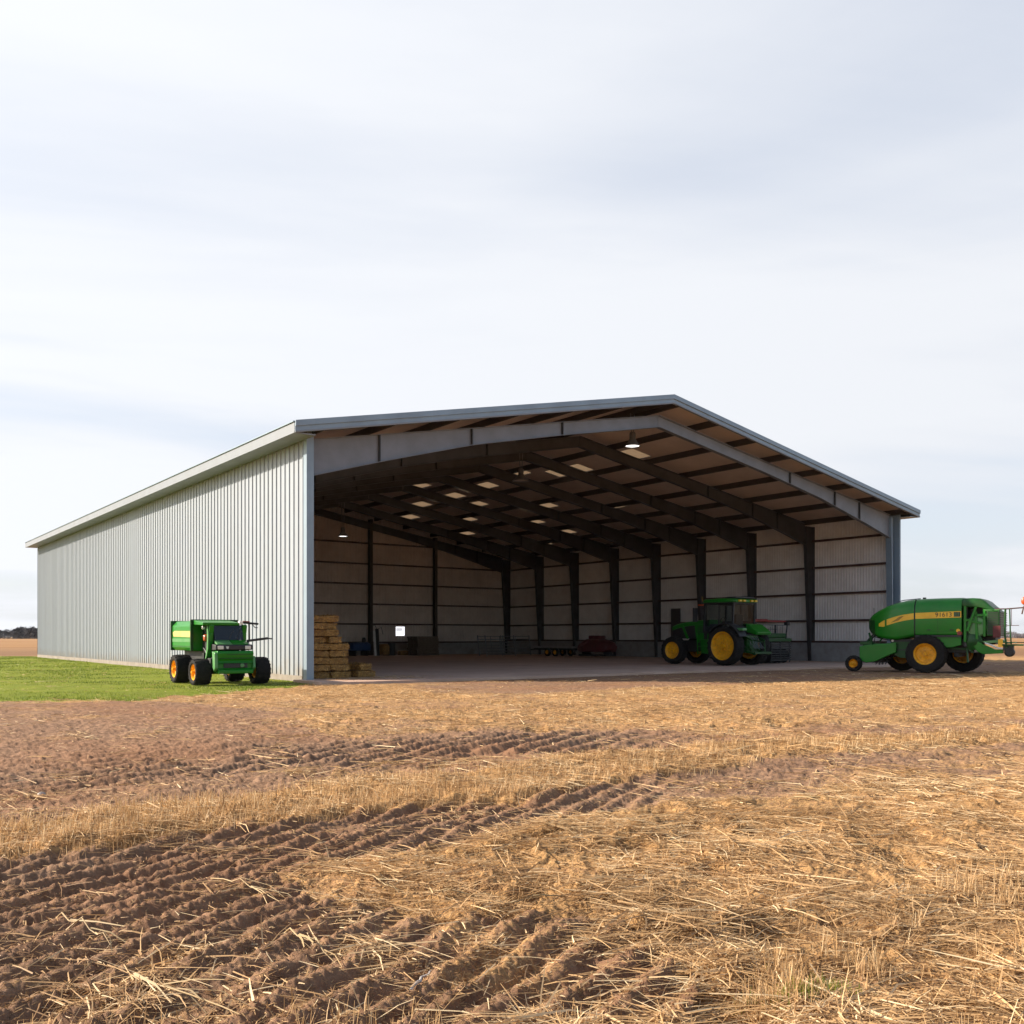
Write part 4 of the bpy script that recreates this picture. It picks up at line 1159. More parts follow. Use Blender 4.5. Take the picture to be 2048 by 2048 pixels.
b = MB(); b.box(-1.2, 1.2, -.5, .5, .08, .2); b.box(-1.0, -.9, -.4, .4, .2, .5); b.box(.9, 1.0, -.4, .4, .2, .5); b.build('skid', M['black'], t)
t = thing('flat_trailer', 'low grey flat bed trailer parked along the right wall deep in the barn', 'trailer', (29.2, 23.6, .05), R(94))
b = MB(); b.box(-2.1, 2.1, -.8, .8, .55, .66); b.build('bed', M['concrete_grey'], t, bevel=.01)
b = MB(); b.box(-2.1, 2.1, -.5, -.4, .42, .548); b.box(-2.1, 2.1, .4, .5, .42, .548); b.bar((2.1, 0, .5), (3.0, 0, .4), .08, .08); b.build('chassis', M['black'], t)
for x in (-.4, .4):
    for s in (1, -1): wheel(t, x, .72 * s, .27, .18, .15, s, 14, .3)

# ------------------------------------------------------------------ numpy value noise


def _h(ix, iy, seed):
    n = (ix.astype(np.int64) * 374761393 + iy.astype(np.int64) * 668265263 + seed * 1442695041) & 0xFFFFFFFF
    n = ((n ^ (n >> 13)) * 1274126177) & 0xFFFFFFFF
    n = n ^ (n >> 16)
    return (n & 0xFFFFFF).astype(np.float64) / 0xFFFFFF


def vn(x, y, seed=0):
    ix, iy = np.floor(x), np.floor(y)
    fx, fy = x - ix, y - iy
    fx, fy = fx * fx * (3 - 2 * fx), fy * fy * (3 - 2 * fy)
    a, b, c, d = _h(ix, iy, seed), _h(ix + 1, iy, seed), _h(ix, iy + 1, seed), _h(ix + 1, iy + 1, seed)
    return (a * (1 - fx) + b * fx) * (1 - fy) + (c * (1 - fx) + d * fx) * fy


def fbm(x, y, octv=4, seed=0, gain=0.5):
    t, amp, tot = 0, 1.0, 0
    for i in range(octv):
        t = t + amp * vn(x * 2 ** i + i * 17.3, y * 2 ** i - i * 9.1, seed + i); tot += amp; amp *= gain
    return t / tot


def ss(x, lo, hi):
    t = np.clip((x - lo) / (hi - lo), 0, 1)
    return t * t * (3 - 2 * t)


def poly_dist(a, b, pts):            # distance to a polyline given in field coordinates
    d = np.full(a.shape, 1e9)
    for (x0, y0), (x1, y1) in zip(pts[:-1], pts[1:]):
        dx, dy = x1 - x0, y1 - y0
        t = np.clip(((a - x0) * dx + (b - y0) * dy) / (dx * dx + dy * dy), 0, 1)
        d = np.minimum(d, np.hypot(a - x0 - t * dx, b - y0 - t * dy))
    return d


def in_poly(a, b, pts):
    r = np.zeros(a.shape, bool)
    n = len(pts)
    for i in range(n):
        (x0, y0), (x1, y1) = pts[i], pts[(i + 1) % n]
        c = ((y0 > b) != (y1 > b))
        xi = (x1 - x0) * (b - y0) / ((y1 - y0) if y1 != y0 else 1e-9) + x0
        r ^= c & (a < xi)
    return r


gl = lambda L: [ground_at(*p) for p in L]
WIND1 = gl([(-700, 1790), (0, 1680), (250, 1655), (500, 1625), (1024, 1560), (1448, 1506), (2031, 1466), (2600, 1440)])
TRKA = gl([(-500, 1640), (0, 1565), (500, 1515), (1000, 1491), (1400, 1476), (2031, 1449), (2600, 1430)])
TRKB = gl([(-600, 1860), (0, 1765), (500, 1690), (1024, 1612), (1400, 1563), (1900, 1526), (2400, 1500)])
STRK2 = gl([(1250, 1545), (1500, 1528), (2048, 1490), (2400, 1470)])
SOILC = gl([(-900, 1760), (0, 1722), (330, 1700), (560, 1722), (640, 1795), (850, 1842), (1090, 1835), (1290, 1865), (1370, 1960), (1330, 2160), (1500, 2600), (-2500, 2600)])
SOILL = gl([(-1500, 1398), (0, 1408), (330, 1402), (560, 1425), (700, 1480), (640, 1560), (330, 1620), (0, 1660), (-1500, 1700)])
GRASS = [(-400, -60)]


def field_ab(x, y):
    dx, dy = x - CU, y - CV
    return dx * CY - dy * SY, dx * SY + dy * CY


def masks(x, y):
    a, b = field_ab(x, y)
    wa = a + 0.5 * (fbm(a * .9, b * .9, 3, 5) - .5) + 0.18 * (fbm(a * 4, b * 4, 2, 8) - .5)
    wb = b + 0.6 * (fbm(a * .9 + 40, b * .9, 3, 6) - .5) + 0.18 * (fbm(a * 4 + 9, b * 4, 2, 9) - .5)
    patch = fbm(a * .55, b * .9, 4, 21)
    fine = fbm(a * 2.6, b * 3.4, 3, 22)
    # distance-based default: fairly golden field
    straw = 0.55 + 0.9 * (patch - .5) + 0.5 * (fine - .5)
    straw = straw + 0.22 * ss(b, 12, 22)
    near_r = ss(a + 0.05 * b, -0.5, 1.2) * (1 - ss(b, 7, 9))
    straw = straw + 0.28 * near_r
    soil_l = in_poly(wa, wb, SOILL)
    straw = np.where(soil_l, straw - 0.46 + .6 * (fbm(a * 1.1, b * .8, 3, 24) - .5), straw)
    ta = 1 - ss(poly_dist(wa, wb, TRKA), 0.7, 1.7)
    tb = 1 - ss(poly_dist(wa, wb, TRKB), 0.45, 0.95)
    t2 = 1 - ss(poly_dist(wa, wb, STRK2), 0.15, 0.5)
    straw = straw - 0.55 * ta * (1 - .45 * ss(a, 1, 4)) - 0.5 * tb * (1 - ss(a, 1.2, 4.5)) - 0.22 * tb - 0.35 * t2
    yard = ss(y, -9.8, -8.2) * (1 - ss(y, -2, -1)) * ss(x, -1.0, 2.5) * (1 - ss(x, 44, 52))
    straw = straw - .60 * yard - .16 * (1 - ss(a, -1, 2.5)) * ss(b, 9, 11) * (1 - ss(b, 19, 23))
    w1 = 1 - ss(poly_dist(wa, wb, WIND1), 0.45, 0.85)
    straw = straw * (1 - w1) + w1 * (0.85 + .3 * (fine - .5))
    sc = in_poly(wa, wb, SOILC)
    straw = np.where(sc, np.minimum(straw, 0.16 + 0.8 * (fine - .5) + 0.6 * (patch - .5)), straw)
    straw = np.clip(straw, 0, 1)
    # green strip beside the left wall (world x, y)
    gx = x + 1.4 * (fbm(a * .35, b * .35, 3, 31) - .5) + .7 * (fbm(a * 1.6, b * 1.6, 3, 32) - .5)
    gy = y + 2.2 * (fbm(a * .3 + 7, b * .3, 3, 33) - .5) + 2.4 * (fbm(a * 1.8, b * 1.8, 4, 34, .65) - .5)
    line = -5.9 + np.interp(gx, [-30, -9, -6.5, -1.3, 0.5, 2.5], [2.5, 1.0, -0.2, 3.0, 4.4, 7.0])
    gr = ss(gy - line, -0.45, 0.5) * (1 - ss(gx, -0.3 + 1.0, 1.6)) * (1 - ss(gy, 47, 49)) * ss(gx, -70, -60)
    return a, b, straw, gr, dict(ta=ta, tb=tb, w1=w1, sc=sc.astype(float), soil_l=soil_l.astype(float))


def height(a, b, straw, gr, k):
    rr = np.hypot(a, b)
    big = (fbm(a * .45, b * .45, 3, 41) - .5) * 0.12
    mid = (fbm(a * 2.6, b * 2.6, 3, 42) - .5) * 0.055
    clod = (fbm(a * 9, b * 9, 3, 43, .6) - .5) * 0.034 + np.maximum(fbm(a * 19, b * 19, 2, 143, .6) - .60, 0) * 0.07
    tiny = (fbm(a * 38, b * 38, 2, 44) - .5) * 0.030
    wob = (fbm(a * 1.3, b * 1.3, 3, 45) - .5)
    # lug ridges pressed by tractor tyres
    def ridge(lam, ang, warp):
        n0, n1 = math.cos(ang), -math.sin(ang)
        s = (a * n0 + b * n1 + warp * wob) / lam
        f = s - np.floor(s)
        return 0.5 - 0.5 * np.cos(2 * np.pi * f)
    rc = ridge(0.205, R(29), 0.13) * ss(fbm(a * 1.8, b * 1.1, 3, 46), .10, .36)
    rbm = ridge(0.215, R(22), 0.10) * ss(fbm(a * 1.6, b * 1.6, 3, 47), .10, .34)
    ram = ridge(0.32, R(25), 0.18) * ss(fbm(a * .8, b * .8, 3, 48), .22, .44)
    tuf = np.maximum(fbm(a * 5.5, b * 5.5, 3, 144) - .50, 0) * .15 * straw * (1 - .6 * k['w1']) - np.maximum(fbm(a * 2.4 + 5, b * 3.2, 3, 145) - .58, 0) * .50 * straw
    h = big + mid + tuf + clod * (1.0 - .45 * straw) * (1 - .35 * np.maximum(k['sc'], k['tb'])) + tiny
    h = h + (rc - .4) * 0.054 * k['sc'] * (0.75 + .5 * fbm(a * 5, b * 5, 2, 49)) + (rbm - .4) * 0.052 * k['tb'] * (1 - k['sc']) * (1 - .85 * ss(a, .3, 2.2)) + (ram - .4) * 0.062 * k['ta'] * (0.2 + .8 * ss(a, -7, -2.5)) * (1 - .85 * ss(a, .5, 3))
    h = h + 0.05 * k['w1'] * (.6 + .8 * fbm(a * 3, b * 3, 2, 50)) - .03 * k['ta'] - .03 * k['tb']
    h = h + gr * (fbm(a * .5, b * .9, 3, 91) - .5) * .25
    h = h * (1 - .55 * gr) * (1 - .55 * ss(rr, 14, 26))
    return h


def flat_near_buildings(x, y, h):
    inside = ss(x, -1.3, -0.4) * (1 - ss(x, W + .4, W + 1.5)) * ss(y, -3.0, -2.1)
    pads = np.zeros_like(h)
    for px_, py_, r_ in ((-2.6, .6, 2.6), (21.8, -6.6, 4.6), (23.0, -8, 3)):
        pads = np.maximum(pads, 1 - ss(np.hypot(x - px_, y - py_), r_, r_ + 1.5))
    h = h * (1 - .7 * pads)
    return h * (1 - inside) + (-0.03) * inside


def ground_z(x, y):
    a, b, s_, g_, k = masks(x, y)
    return flat_near_buildings(x, y, height(a, b, s_, g_, k)), s_, g_, k, a, b


# ---- the ground: one polar sheet, fine ahead of the viewpoint, reaching the horizon
ang = np.concatenate([np.linspace(-180, -46, 60, endpoint=False), np.linspace(-46, 46, 1250, endpoint=False), np.linspace(46, 180, 61)])
rad = [0.25, 0.6, 1.0, 1.5, 2.0]
while rad[-1] < 42: rad.append(rad[-1] * (1.02 if rad[-1] < 2.4 else 1.0027 if rad[-1] < 8 else 1.0045))
while rad[-1] < 3200: rad.append(rad[-1] * 1.06)
rad = np.array(rad)
A, RD = np.meshgrid(np.radians(ang), rad)
ga, gb = RD * np.sin(A), RD * np.cos(A)
gx_, gy_ = field(ga, gb)
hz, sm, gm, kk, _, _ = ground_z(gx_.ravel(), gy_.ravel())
nr, na = A.shape
i0 = (np.arange(nr - 1)[:, None] * na + np.arange(na - 1)[None, :]).ravel()
quads = np.stack([i0, i0 + 1, i0 + na + 1, i0 + na], axis=1)[:, ::-1]
V = np.stack([gx_.ravel(), gy_.ravel(), hz], axis=1)


def ground_mat():
    m, nt, bs = new_mat('stubble_field')
    L = nt.links.new
    tc = N(nt, 'ShaderNodeTexCoord')
    st_ = N(nt, 'ShaderNodeAttribute', attribute_name='straw').outputs['Fac']
    gr_ = N(nt, 'ShaderNodeAttribute', attribute_name='grass').outputs['Fac']

    def nz(scale, det, rough, stretch=None, rot=0.0):
        n = N(nt, 'ShaderNodeTexNoise', Scale=scale, Detail=det, Roughness=rough)
        if stretch:
            mp = N(nt, 'ShaderNodeMapping'); mp.inputs['Scale'].default_value = stretch; mp.inputs['Rotation'].default_value = (0, 0, rot)
            L(tc.outputs['Object'], mp.inputs[0]); L(mp.outputs[0], n.inputs['Vector'])
        else: L(tc.outputs['Object'], n.inputs['Vector'])
        return n.outputs[0]
    n_clod, n_fine, n_big = nz(7.0, 8, .65), nz(70.0, 7, .75), nz(.35, 5, .55)
    n_fib = nz(9.0, 6, .7, (1, 5, 1), YAW + .25)
    n_fib2 = nz(11.0, 6, .7, (5, 1, 1), YAW - .4)
    soil = mixc(nt, ramp(nt, n_clod, .3, .7), (0.125, 0.066, 0.038), (0.34, 0.20, 0.120))
    soil = mixc(nt, math_n(nt, 'MULTIPLY', ramp(nt, n_big, .45, .65), .5), soil, (0.235, 0.108, 0.052))
    soil = mixc(nt, math_n(nt, 'MULTIPLY', ramp(nt, n_fine, .55, .75), .55), soil, (0.44, 0.27, 0.155))
    fib = math_n(nt, 'MAXIMUM', n_fib, n_fib2)
    straw = mixc(nt, ramp(nt, fib, .44, .70), (0.19, 0.100, 0.042), (0.62, 0.365, 0.155))
    straw = mixc(nt, math_n(nt, 'MULTIPLY', ramp(nt, n_big, .4, .65), .35), straw, (0.54, 0.295, 0.115))
    f = math_n(nt, 'ADD', st_, math_n(nt, 'MULTIPLY', math_n(nt, 'SUBTRACT', fib, .52), 1.9))
    f = math_n(nt, 'ADD', f, math_n(nt, 'MULTIPLY', math_n(nt, 'SUBTRACT', n_fine, .5), .8))
    f = ramp(nt, f, .28, .68)
    col = mixc(nt, f, soil, straw)
    n_g = nz(2.2, 6, .6); n_gf = nz(40, 4, .7)
    n_gp = nz(.55, 5, .6, (.6, 1.6, 1), YAW)
    grass = mixc(nt, ramp(nt, n_g, .35, .68), (0.138, 0.175, 0.011), (0.205, 0.22, 0.018))
    grass = mixc(nt, math_n(nt, 'MULTIPLY', ramp(nt, n_gf, .45, .65), .5), grass, (0.17, 0.20, 0.016))
    g2 = ramp(nt, math_n(nt, 'ADD', gr_, math_n(nt, 'MULTIPLY', math_n(nt, 'SUBTRACT', n_g, .5), .9)), .3, .65)
    grass = mixc(nt, math_n(nt, 'MULTIPLY', ramp(nt, n_gp, .50, .68), .7), grass, (0.10, 0.115, 0.012))
    grass = mixc(nt, math_n(nt, 'MULTIPLY', math_n(nt, 'SUBTRACT', 1.0, ramp(nt, n_gp, .30, .45)), .6), grass, (0.30, 0.24, 0.05))
    col = mixc(nt, g2, col, grass)
    # far field: broad tilled strips
    geo = N(nt, 'ShaderNodeSeparateXYZ'); L(tc.outputs['Object'], geo.inputs[0])
    nfar = nz(.012, 4, .5, (.25, 1.6, 1))
    dd = N(nt, 'ShaderNodeVectorMath', operation='DISTANCE'); L(tc.outputs['Object'], dd.inputs[0]); dd.inputs[1].default_value = (CU, CV, 0)
    far = ramp(nt, dd.outputs['Value'], 75, 130)
    fcol = mixc(nt, ramp(nt, nfar, .45, .60), (0.27, 0.135, 0.05), (0.33, 0.185, 0.08))
    band = math_n(nt, 'MULTIPLY', ramp(nt, dd.outputs['Value'], 70, 82), math_n(nt, 'SUBTRACT', 1.0, ramp(nt, dd.outputs['Value'], 95, 150)))
    col = mixc(nt, far, col, fcol)
    col = mixc(nt, math_n(nt, 'MULTIPLY', band, .75), col, (0.165, 0.085, 0.045))
    L(col, bs.inputs['Base Color'])
    bs.inputs['Roughness'].default_value = .92; bs.inputs['Specular IOR Level'].default_value = .15
    hsum = math_n(nt, 'ADD', math_n(nt, 'MULTIPLY', n_fine, .5), math_n(nt, 'MULTIPLY', fib, .8))
    bp = N(nt, 'ShaderNodeBump', Strength=.8, Distance=.03); L(hsum, bp.inputs['Height']); L(bp.outputs[0], bs.inputs['Normal'])
    return m


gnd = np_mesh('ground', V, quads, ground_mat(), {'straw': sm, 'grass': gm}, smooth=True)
tag(gnd, kind='structure')


# ------------------------------------------------------------------ loose straw, stubble and grass blades
def ribbons(name, x, y, z, yaw, pitch, L, wd, bend, tint, mat, seg=2):
    """thin blades starting at (x,y,z), heading yaw, rising by pitch, sagging by bend"""
    n = len(x)
    dx, dy = np.cos(yaw), np.sin(yaw)
    tw = rng.uniform(-.9, .9, n)                       # roll of the blade about its own axis
    sx, sy, sz = -dy * np.cos(tw), dx * np.cos(tw), np.sin(tw)
    V = np.zeros((n, seg + 1, 2, 3))
    for i in range(seg + 1):
        t = i / seg
        hl = L * t * np.cos(pitch)
        px = x + dx * hl; py = y + dy * hl
        pz = z + L * t * np.sin(pitch) - bend * L * t * t
        bow = bend * L * t * (1 - t) * .8
        w_ = wd * (1 - .55 * t) if seg > 1 else wd * (1 - .7 * t)
        for j, e in enumerate((-1, 1)):
            V[:, i, j, 0] = px + sx * w_ * e + (-dy) * bow
            V[:, i, j, 1] = py + sy * w_ * e + dx * bow
            V[:, i, j, 2] = pz + sz * w_ * e
    base = (np.arange(n) * (seg + 1) * 2)[:, None]
    q = []
    for i in range(seg):
        q.append(np.concatenate([base + 2 * i, base + 2 * i + 1, base + 2 * i + 3, base + 2 * i + 2], axis=1))
    q = np.concatenate(q, axis=0)
    return np_mesh(name, V.reshape(-1, 3), q, mat, {'tint': np.repeat(tint, (seg + 1) * 2)})


def sample(n, r0, r1, half=40, power=1.0):
    t = rng.random(n)
    r = (r0 ** (1 - power) + t * (r1 ** (1 - power) - r0 ** (1 - power))) ** (1 / (1 - power)) if power != 1 else r0 * (r1 / r0) ** t
    an = np.radians(rng.uniform(-half, half, n))
    return field(r * np.sin(an), r * np.cos(an))


def scatter_straw(name, n, r0, r1, lmin, lmax, wmin, wmax, seg, power, thr):
    x, y = sample(n, r0, r1, 36, power)
    z, s_, g_, k, a, b = ground_z(x, y)
    cl = fbm(a * 1.9, b * 1.9, 3, 61)
    p = ss(s_ + 1.9 * (cl - .5) + .7 * (fbm(a * 5, b * 5, 2, 63) - .5), thr - .22, thr + .5) * (1 - g_) + .03
    p = p * (1 - ss(y, -3.2, -2.4) * ss(x, -.8, 0))
    keep = rng.random(n) < p
    x, y, z, a, b = x[keep], y[keep], z[keep], a[keep], b[keep]
    m = keep.sum()
    # drifts share a direction; lies mostly across the view
    dirn = -YAW - .38 + 1.5 * (fbm(a * .8, b * .8, 2, 62) - .5) * 2 + rng.normal(0, .85, m) + np.pi * rng.integers(0, 2, m)
    L = lmin + (lmax - lmin) * rng.random(m) ** 2.2
    rr = np.hypot(a, b)
    wd = rng.uniform(wmin, wmax, m)
    pit = np.abs(rng.normal(0, .10, m)) + .02
    return ribbons(name, x, y, z + .006 + .02 * rng.random(m) ** 2, dirn, pit, L, wd, np.abs(rng.normal(.08, .12, m)), np.clip(rng.normal(.50, .24, m) + .7 * (fbm(a * 1.2, b * 1.2, 3, 64) - .5), 0, 1), M['straw'], seg)


tag(scatter_straw('straw_litter', 150000, 2.6, 9.5, .03, .28, .0014, .0040, 2, 1.0, .42), kind='stuff')
tag(scatter_straw('straw_litter', 110000, 9.0, 30, .08, .42, .003, .0075, 1, 1.0, .45), kind='stuff')


def scatter_chaff(n, r0, r1):
    x, y = sample(n, r0, r1, 36, 1.0)
    z, s_, g_, k, a, b = ground_z(x, y)
    keep = rng.random(n) < (1 - g_) * (.35 + .65 * ss(fbm(a * 3, b * 3, 2, 66), .4, .6))
    x, y, z = x[keep], y[keep], z[keep]; m = len(x)
    return ribbons('chaff', x, y, z + .003, rng.uniform(0, 2 * np.pi, m), np.abs(rng.normal(.1, .3, m)), rng.uniform(.012, .055, m), rng.uniform(.0012, .0032, m), np.abs(rng.normal(.1, .2, m)),
                   np.clip(rng.normal(.30, .24, m), 0, 1), M['straw'], 1)


tag(scatter_straw('straw_litter', 60000, 29, 62, .12, .5, .006, .013, 1, 1.0, .50), kind='stuff')
tag(scatter_straw('long_straw', 16000, 2.8, 13, .14, .48, .0026, .0056, 2, 1.0, .56), kind='stuff')
tag(scatter_chaff(90000, 2.6, 10), kind='stuff')


def slab_straw(n):
    x = rng.normal(1.6, 1.3, n); y = rng.normal(.2, .8, n)
    k = (x > .35) & (y > -1.7) & ((y < .42) | (x > 1.8)) & (x < 6)
    x, y = x[k], y[k]; m = len(x)
    return ribbons('straw_litter', x, y, np.full(m, .054) + rng.random(m) * .012, rng.uniform(0, 2 * np.pi, m), np.abs(rng.normal(.03, .06, m)), rng.uniform(.05, .25, m), rng.uniform(.003, .007, m),
                   np.abs(rng.normal(.03, .05, m)), np.clip(rng.normal(.5, .25, m), 0, 1), M['straw'], 1)


tag(slab_straw(1500), kind='stuff')


def scatter_stubble(name, n, r0, r1, fn, hmin, hmax, wmin, wmax, mat=None, per=5, spread=.035, lean=.35):
    x, y = sample(n, r0, r1, 36, 1.0)
    a, b, s_, g_, k = masks(x, y)
    keep = rng.random(n) < fn(a, b, s_, g_, k)
    x, y = np.repeat(x[keep], per), np.repeat(y[keep], per)
    x = x + rng.normal(0, spread, len(x)); y = y + rng.normal(0, spread, len(y))
    z, *_ = ground_z(x, y)
    m = len(x)
    return ribbons(name, x, y, z - .008, rng.uniform(0, 2 * np.pi, m), np.pi / 2 - np.abs(rng.normal(0, lean, m)), rng.uniform(hmin, hmax, m), rng.uniform(wmin, wmax, m),
                   np.abs(rng.normal(.05, .08, m)), np.clip(rng.normal(.5, .22, m), 0, 1), mat or M['straw'], 2)


tag(scatter_stubble('stubble', 16000, 5.5, 16, lambda a, b, s, g, k: k['w1'] * .95 * (1 - k['sc']), .05, .13, .0018, .004, None, 6, .05, .4), kind='stuff')
STB = gl([(1480, 2048), (1500, 1965), (1640, 1925), (1760, 1860), (1800, 1790), (2048, 1745), (2500, 1700), (2600, 2500), (1480, 2400)])
tag(scatter_stubble('stubble', 9000, 2.6, 7, lambda a, b, s, g, k: in_poly(a, b, STB) * ss(fbm(a * 2.2, b * 2.2, 3, 71), .47, .60) * .9 + .012 * (s > .5), .05, .17, .0015, .0034, None, 7, .022, .33), kind='stuff')
tag(scatter_stubble('stubble', 1600, 2.6, 3.6, lambda a, b, s, g, k: (a > -1.9) * (b < 3.45) * ss(fbm(a * 3, b * 3, 2, 72), .50, .58) * .5, .05, .13, .0015, .003, None, 5, .02, .3), kind='stuff')
tag(scatter_stubble('stubble', 9000, 12, 30, lambda a, b, s, g, k: ss(s, .55, .8) * (1 - g) * .45, .04, .10, .003, .007, None, 5, .10, .5), kind='stuff')


def tuft(px, py, name_label, n, h, sp):
    pass


GT = [ground_at(1590, 1990), ground_at(1650, 1998), ground_at(1555, 2015)]
tag(scatter_stubble('green_shoots', 30000, 2.8, 4.5, lambda a, b, s, g, k: np.max([np.exp(-(((a - p[0]) / .10) ** 2 + ((b - p[1]) / .06) ** 2)) for p in GT], axis=0) * .9, .035, .085, .001, .0022, M['grassblade'], 4, .014, .45), kind='stuff')


def scatter_grass():
    n = 230000
    x = rng.uniform(-22, 1.2, n); y = -7.5 + 57 * rng.random(n) ** 1.7
    z, s_, g_, k, a, b = ground_z(x, y)
    keep = (rng.random(n) < ss(g_ + .7 * (fbm(a * 1.2, b * 1.2, 3, 81) - .5), .25, .8)) & ((x < -.08) | (y < 0) ) & (np.abs(a / np.maximum(b, .1)) < .62)
    x, y, z, a, b = x[keep], y[keep], z[keep], a[keep], b[keep]
    m = len(x)
    sc = np.clip(b / 26, .8, 2.2)
    patch = fbm(a * .45, b * .9, 4, 82); patch = np.clip((patch - .5) * 2.2 + .5, 0, 1)
    return ribbons('grass', x, y, z - .01, rng.uniform(0, 2 * np.pi, m), np.pi / 2 - np.abs(rng.normal(0, .45, m)), rng.uniform(.02, .05, m) * (.5 + 1.3 * patch), rng.uniform(.004, .008, m) * sc,
                   np.abs(rng.normal(.15, .15, m)), np.clip(rng.normal(.45, .2, m) - .8 * (patch - .5), 0, 1), M['grassblade'], 1)


tag(scatter_grass(), kind='stuff')


# ------------------------------------------------------------------ big single stalks lying on the field
def stalk(px0, py0, px1, py1, label, w=.0085, leaf=True, lift=.03, grey=False):
    (a0, b0), (a1, b1) = ground_at(px0, py0), ground_at(px1, py1)
    n = 9
    ts = np.linspace(0, 1, n)
    aa = a0 + (a1 - a0) * ts; bb = b0 + (b1 - b0) * ts
    x, y = field(aa, bb)
    z, *_ = ground_z(x, y)
    zz = np.maximum(np.linspace(z[0], z[-1], n), z) + lift * np.sin(ts * np.pi) + .006
    cx_, cy_, cz_ = x[0], y[0], z[0]
    t = thing('dry_stalk', label, 'stalk', (cx_, cy_, cz_))
    mb = MB()
    pts = [(x[i] - cx_, y[i] - cy_ + .01 * math.sin(i * 1.9), zz[i] - cz_) for i in range(n)]
    mb.tube(pts, [w * .5 * (1 - .55 * i / n) * (1.25 if i % 3 == 0 else 1) for i in range(n)], 6)
    o = mb.build('stem', M['stalk'] if not grey else M['stone'], t, smooth=60)
    if not grey:
        at = o.data.attributes.new('tint', 'FLOAT', 'POINT'); at.data.foreach_set('value', [random.uniform(.4, 1) for _ in o.data.vertices])
    if leaf:
        dx, dy = x[-1] - x[0], y[-1] - y[0]
        m = 5
        lf = ribbons('leaf', np.array([pts[random.randint(1, 6)][0] for _ in range(m)]), np.array([0.0] * m), np.array([0.0] * m), rng.uniform(-.5, .5, m) + math.atan2(dy, dx), rng.uniform(.02, .25, m),
                     rng.uniform(.10, .25, m) * math.hypot(dx, dy) / .4, rng.uniform(.003, .007, m), rng.uniform(.05, .3, m), rng.uniform(.5, 1, m), M['stalk'], 2)
        co = np.zeros(len(lf.data.vertices) * 3); lf.data.vertices.foreach_get('co', co); co = co.reshape(-1, 6, 3)
        for i in range(m):
            q = pts[random.randint(1, 7)]
            co[i] += np.array(q) - np.array([co[i, 0, 0], 0, 0]) + np.array([0, 0, .006])
        lf.data.vertices.foreach_set('co', co.ravel()); lf.parent = t


for args in ((413, 1750, 560, 1814, 'long pale stalk above the ridged soil, left of centre'), (645, 1747, 815, 1806, 'long pale straight stalk lying near the middle of the dug soil edge'),
             (845, 1806, 975, 1812, 'pale forked stalk lying flat where the straw begins'), (112, 1835, 222, 1882, 'pale broken stalk on the ridges at the left'),
             (570, 1884, 672, 1934, 'bent pale stalk across the lower middle ridges'), (240, 1960, 480, 2046, 'split stalk with long frayed leaves at the lower left edge'),
             (1130, 1812, 1000, 1832, 'straw stalk with leaves along the edge of the bare soil, right of centre'), (1425, 1910, 1500, 1925, 'stalk lying before the green shoots, lower right'),
             (1575, 1600, 1690, 1606, 'pale flattened stalk in the middle of the right field'), (1560, 1678, 1610, 1690, 'short white stalk on the straw right of the centre')):
    stalk(*args)
stalk(822, 1996, 866, 1952, 'short grey weathered stick between the lower ridges', .014, False, .01, True)
sx_, sy_ = field(*ground_at(83, 1591))
b = MB(); b.loft([[(.035 * r_ * math.cos(2 * math.pi * k / 9) * (1 + .2 * math.sin(k * 2.3)), (.03) * r_ * math.sin(2 * math.pi * k / 9), z) for k in range(9)] for z, r_ in ((0, .9), (.015, 1.05), (.03, .8), (.036, .4))])
o = b.build('stone', M['stone'], None, smooth=60); o.location = (sx_, sy_, float(ground_z(np.array([sx_]), np.array([sy_]))[0][0]) - .005)
tag(o, 'pale angular stone on the dark soil at the left', 'stone')


# ------------------------------------------------------------------ trees on the horizon
def bare_tree(h, spread, seed, nleaf=1500, dens=1.0):
    rd = random.Random(seed)
    tr, tips = MB(), []

    def grow(p, d, L, r, lvl):
        q = p + d * L
        mid = (p + q) / 2 + Vector((rd.uniform(-1, 1), rd.uniform(-1, 1), 0)) * L * .06
        tr.tube([p, mid, q], [r, r * .85, r * .65], 5)
        tips.append((mid, L)); tips.append((q, L))
        if lvl == 0: return
        for _ in range(rd.choice((2, 3, 3)) + (2 if lvl == 3 else 0)):
            nd = (d + Vector((rd.uniform(-1, 1) * spread, rd.uniform(-1, 1) * spread, rd.uniform(-.15, .5)))).normalized()
            grow(q - d * L * rd.uniform(0, .45), nd, L * rd.uniform(.55, .8), r * .55, lvl - 1)
    grow(Vector((0, 0, -.2)), Vector((0, 0, 1)), h * .28, h * .022, 3)
    vs, fs = [], []
    for _ in range(nleaf):
        p, L = rd.choice(tips[2:])
        c = p + Vector((rd.gauss(0, .62), rd.gauss(0, .62), rd.gauss(0, .40))) * L
        if c.z < h * .04: continue
        a = Vector((rd.gauss(0, 1), rd.gauss(0, 1), rd.gauss(.5, 1))).normalized()
        s_ = a.cross(Vector((rd.gauss(0, 1), rd.gauss(0, 1), rd.gauss(0, 1)))).normalized()
        l_, w_ = h * rd.uniform(.03, .075), h * rd.uniform(.006, .018) * dens
        n = len(vs); vs += [c - a * l_ - s_ * w_, c - a * l_ + s_ * w_, c + a * l_ + s_ * w_ * .4, c + a * l_ - s_ * w_ * .4]; fs.append((n, n + 1, n + 2, n + 3))
    cr = MB(); cr.add(vs, fs)
    return tr, cr


